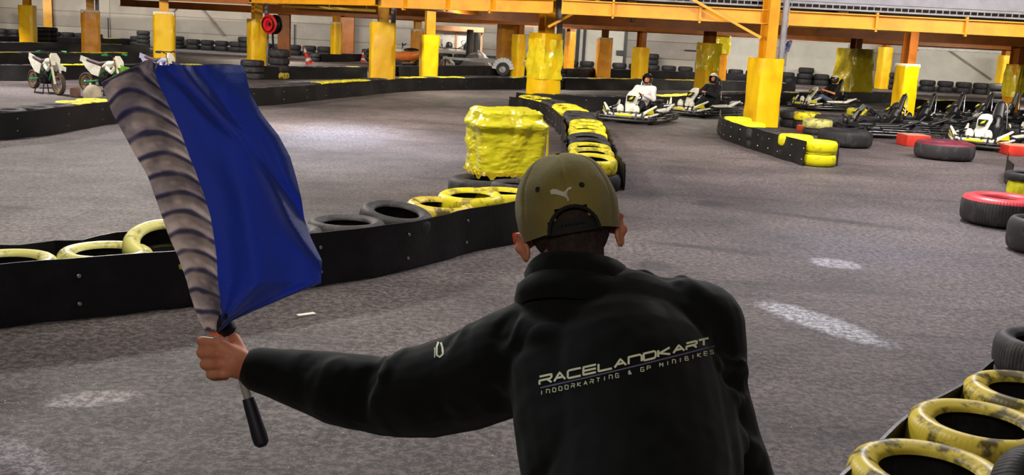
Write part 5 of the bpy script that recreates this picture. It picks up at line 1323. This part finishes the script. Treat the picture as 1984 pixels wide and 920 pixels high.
    bm = bmesh.new(); ellip(bm, T(0, 0, C_+.001), (.008, .008, .004), R_, 14); link('crown_button', bm, M_CAP, co)
    for ex, ey in ((1042, 367), (1127, 358)):
        bm = bmesh.new(); p = onto(bv, ex, ey, .0005); r = ray(ex, ey).normalized(); h = bv.ray_cast(CAM, r); nn = h[1] if h[1].dot(r) < 0 else -h[1]
        x, y = frame_of(nn); lathe(bm, [(.0005, .0008), (.0022, .0006), (.0045, .0016), (.0055, .0)], 14, rot=Matrix((x, y, nn)).transposed(), c=p); link('eyelet', bm, M_CAPD, co)
    # emblem
    out = [(1066.3, 369), (1071, 366.2), (1079, 367), (1086, 370.2), (1092, 372), (1097, 366.5), (1104, 362.3), (1108, 363), (1106, 366.3), (1101.5, 368.6), (1098.6, 374), (1100.5, 380.5), (1103, 385), (1102.3, 390.2), (1098.6, 390.2), (1097.2, 384.6), (1092, 380.6), (1083, 378), (1075, 376.2), (1067.8, 376.6)]
    bm = bmesh.new(); vs = [bm.verts.new((x, y, 0)) for x, y in out]; f = bm.faces.new(vs); bmesh.ops.triangulate(bm, faces=[f]); bmesh.ops.subdivide_edges(bm, edges=list(bm.edges), cuts=2, use_grid_fill=True)
    for v in bm.verts:
        v.co = onto(bv, v.co.x, v.co.y, .0013) or v.co
    link('emblem', bm, M_PATCH, co, smooth=False)
    return co
cap()

# ------------------------------------------------------------------ flag
def fold_shade_mat(m):  # paints fold shade in dark blue into the sleeve's ripple troughs
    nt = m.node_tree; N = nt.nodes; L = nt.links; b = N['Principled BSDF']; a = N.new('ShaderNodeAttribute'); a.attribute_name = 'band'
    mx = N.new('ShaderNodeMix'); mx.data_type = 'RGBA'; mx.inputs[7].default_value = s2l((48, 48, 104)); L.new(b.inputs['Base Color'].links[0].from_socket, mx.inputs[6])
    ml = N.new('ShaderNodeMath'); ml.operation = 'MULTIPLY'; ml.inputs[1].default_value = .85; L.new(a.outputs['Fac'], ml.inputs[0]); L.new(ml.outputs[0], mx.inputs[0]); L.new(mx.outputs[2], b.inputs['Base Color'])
def flag():
    D = 2.158
    root = empty('flag', U(430, 690, D), 0, 'blue cloth flag on a pole, waved in the marshal\'s left hand', 'flag'); o0 = root.location.copy()
    L0 = lambda p: p-o0
    a = U(507, 858, D-.01); b = U(296, 170, D+.01)
    ax = b-a
    mp = mat('pale_pole', (190, 184, 178), .4)
    bm = bmesh.new(); tube(bm, [L0(a+ax*.05), L0(a+ax*.97)], .0085, 14); link('pole', bm, mp, root)
    bm = bmesh.new(); tube(bm, [L0(a+ax*t) for t in (-.01, .0, .02, .06, .10, .125)], [.008, .0155, .0165, .0145, .0135, .012], 16); link('grip', bm, mat('dark_rubber_grip', (38, 36, 52), .5), root)
    bm = bmesh.new(); tube(bm, [L0(a+ax*t) for t in (.30, .315, .345, .36)], [.010, .020, .018, .010], 14); link('binding', bm, mat('navy_binding', (16, 18, 44), .6), root)
    # outline rows: v from hand (0) to tip (1): (left edge, sleeve edge, right edge)
    rows = [(642, 398, 418, 426), (622, 386, 425, 446), (600, 378, 428, 492), (570, 368, 426, 560), (545, 362, 422, 622), (500, 346, 420, 624), (455, 326, 414, 602), (420, 314, 408, 590), (380, 300, 396, 584), (340, 286, 382, 574),
            (300, 262, 366, 562), (260, 240, 352, 540), (220, 218, 335, 508), (185, 204, 318, 488), (160, 196, 306, 480), (140, 232, 300, 476), (126, 268, 305, 470)]
    def at(v, rows=rows, YS=None):
        t = v*(len(rows)-1); i = min(int(t), len(rows)-2); f = t-i; return [rows[i][k]+(rows[i+1][k]-rows[i][k])*f for k in range(4)]
    NV, NS, NC = 260, 56, 80
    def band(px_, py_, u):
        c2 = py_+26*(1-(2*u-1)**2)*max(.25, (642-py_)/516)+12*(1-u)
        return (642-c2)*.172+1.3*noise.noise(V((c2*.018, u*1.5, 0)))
    def P(v, side, u):
        y, l, s, r = at(v)
        if side == 0:
            # gathered pale hoist sleeve, rippled across
            x = l+(s-l)*u; ph = band(x, y, u); arch = -10*math.sin(PI*u)*v
            dep = D-.012-.030*math.sin(PI*u)*(.35+.65*v)-(.0075*math.sin(ph)+.004*noise.noise(V((u*3, v*22, 1))))*(math.sin(PI*u)**.5)*(.4+.6*min(1, v*2.5))
            return U(x, y+arch, dep)
        x = s+(r-s)*u; yy = y+(8*u*(1-v)*math.sin(v*3))
        dep = D-.014+.030*math.sin(u*4.2+v*2.2)*u+.022*math.sin(u*9-v*5)*u+.010*noise.noise(V((u*4, v*4, 7)))+.10*u*(v-.35)
        d1 = (u-(1.25-v*.95)); dep -= .028*math.exp(-(d1/.07)**2)*min(1, u*3)
        d2 = (u-(.95-(v-.45)*1.6)); dep += .022*math.exp(-(d2/.08)**2)*min(1, u*3)
        dep += .006*math.sin(u*30+v*6)*max(0, .3-v)*3
        return U(x, yy, dep)
    def cloth(side, nu, th):
        bm = bmesh.new(); g = []
        for i in range(NV+1):
            v = i/NV; g.append([bm.verts.new(L0(P(v, side, j/nu))) for j in range(nu+1)])
        for i in range(NV):
            for j in range(nu): bm.faces.new((g[i][j], g[i][j+1], g[i+1][j+1], g[i+1][j]))
        bmesh.ops.solidify(bm, geom=list(bm.faces), thickness=th); bmesh.ops.recalc_face_normals(bm, faces=bm.faces); return bm
    link('flag_cloth', cloth(1, NC, .0012), M_FLAG, root)
    sb = cloth(0, NS, .0016)
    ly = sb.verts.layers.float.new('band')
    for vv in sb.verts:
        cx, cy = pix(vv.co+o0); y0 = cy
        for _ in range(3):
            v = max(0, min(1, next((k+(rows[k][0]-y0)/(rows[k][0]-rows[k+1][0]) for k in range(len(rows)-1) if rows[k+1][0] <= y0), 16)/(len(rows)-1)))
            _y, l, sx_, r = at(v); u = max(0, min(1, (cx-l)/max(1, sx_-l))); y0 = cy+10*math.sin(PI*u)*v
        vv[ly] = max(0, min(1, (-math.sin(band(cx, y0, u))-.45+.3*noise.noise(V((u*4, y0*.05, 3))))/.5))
    s = link('hoist_sleeve', sb, [mat('grey_hoist_sleeve', (222, 208, 202), .55, var=(128, 120, 136), vscale=9, vmix=.7)], root); fold_shade_mat(s.data.materials[0]); s['label'] = 'pale grey gathered sleeve of the flag'
M_FLAG = mat('royal_blue_cloth', (34, 74, 184), .6, var=(116, 120, 172), vscale=3.0, vmix=.6, vlo=.47, vhi=.66, sheen=.3, bump=.15, bscale=300)
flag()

# scraps on the track
bm = bmesh.new(); bar(bm, (-.06, 0, .006), (.06, .02, .006), .04, .01); g = G(594, 612)
tag(link('paper_scrap', bm, M_FOAMW, loc=(g.x, g.y, .001), rot=(0, 0, .5)), 'tiny white scrap on the floor right of the marshal\'s hand, by the barrier shadow', 'scrap')
bm = bmesh.new(); box(bm, (0, 0, .05), (.12, .03, .1), bev=.008); g = G(997, 470)
tag(link('orange_marker', bm, mat('orange_marker', (240, 90, 50), .5), loc=(g.x, g.y-.05, .001), rot=(0, 0, .7)), 'orange marker at the foot of the rubber strip beside the left ear', 'marker')
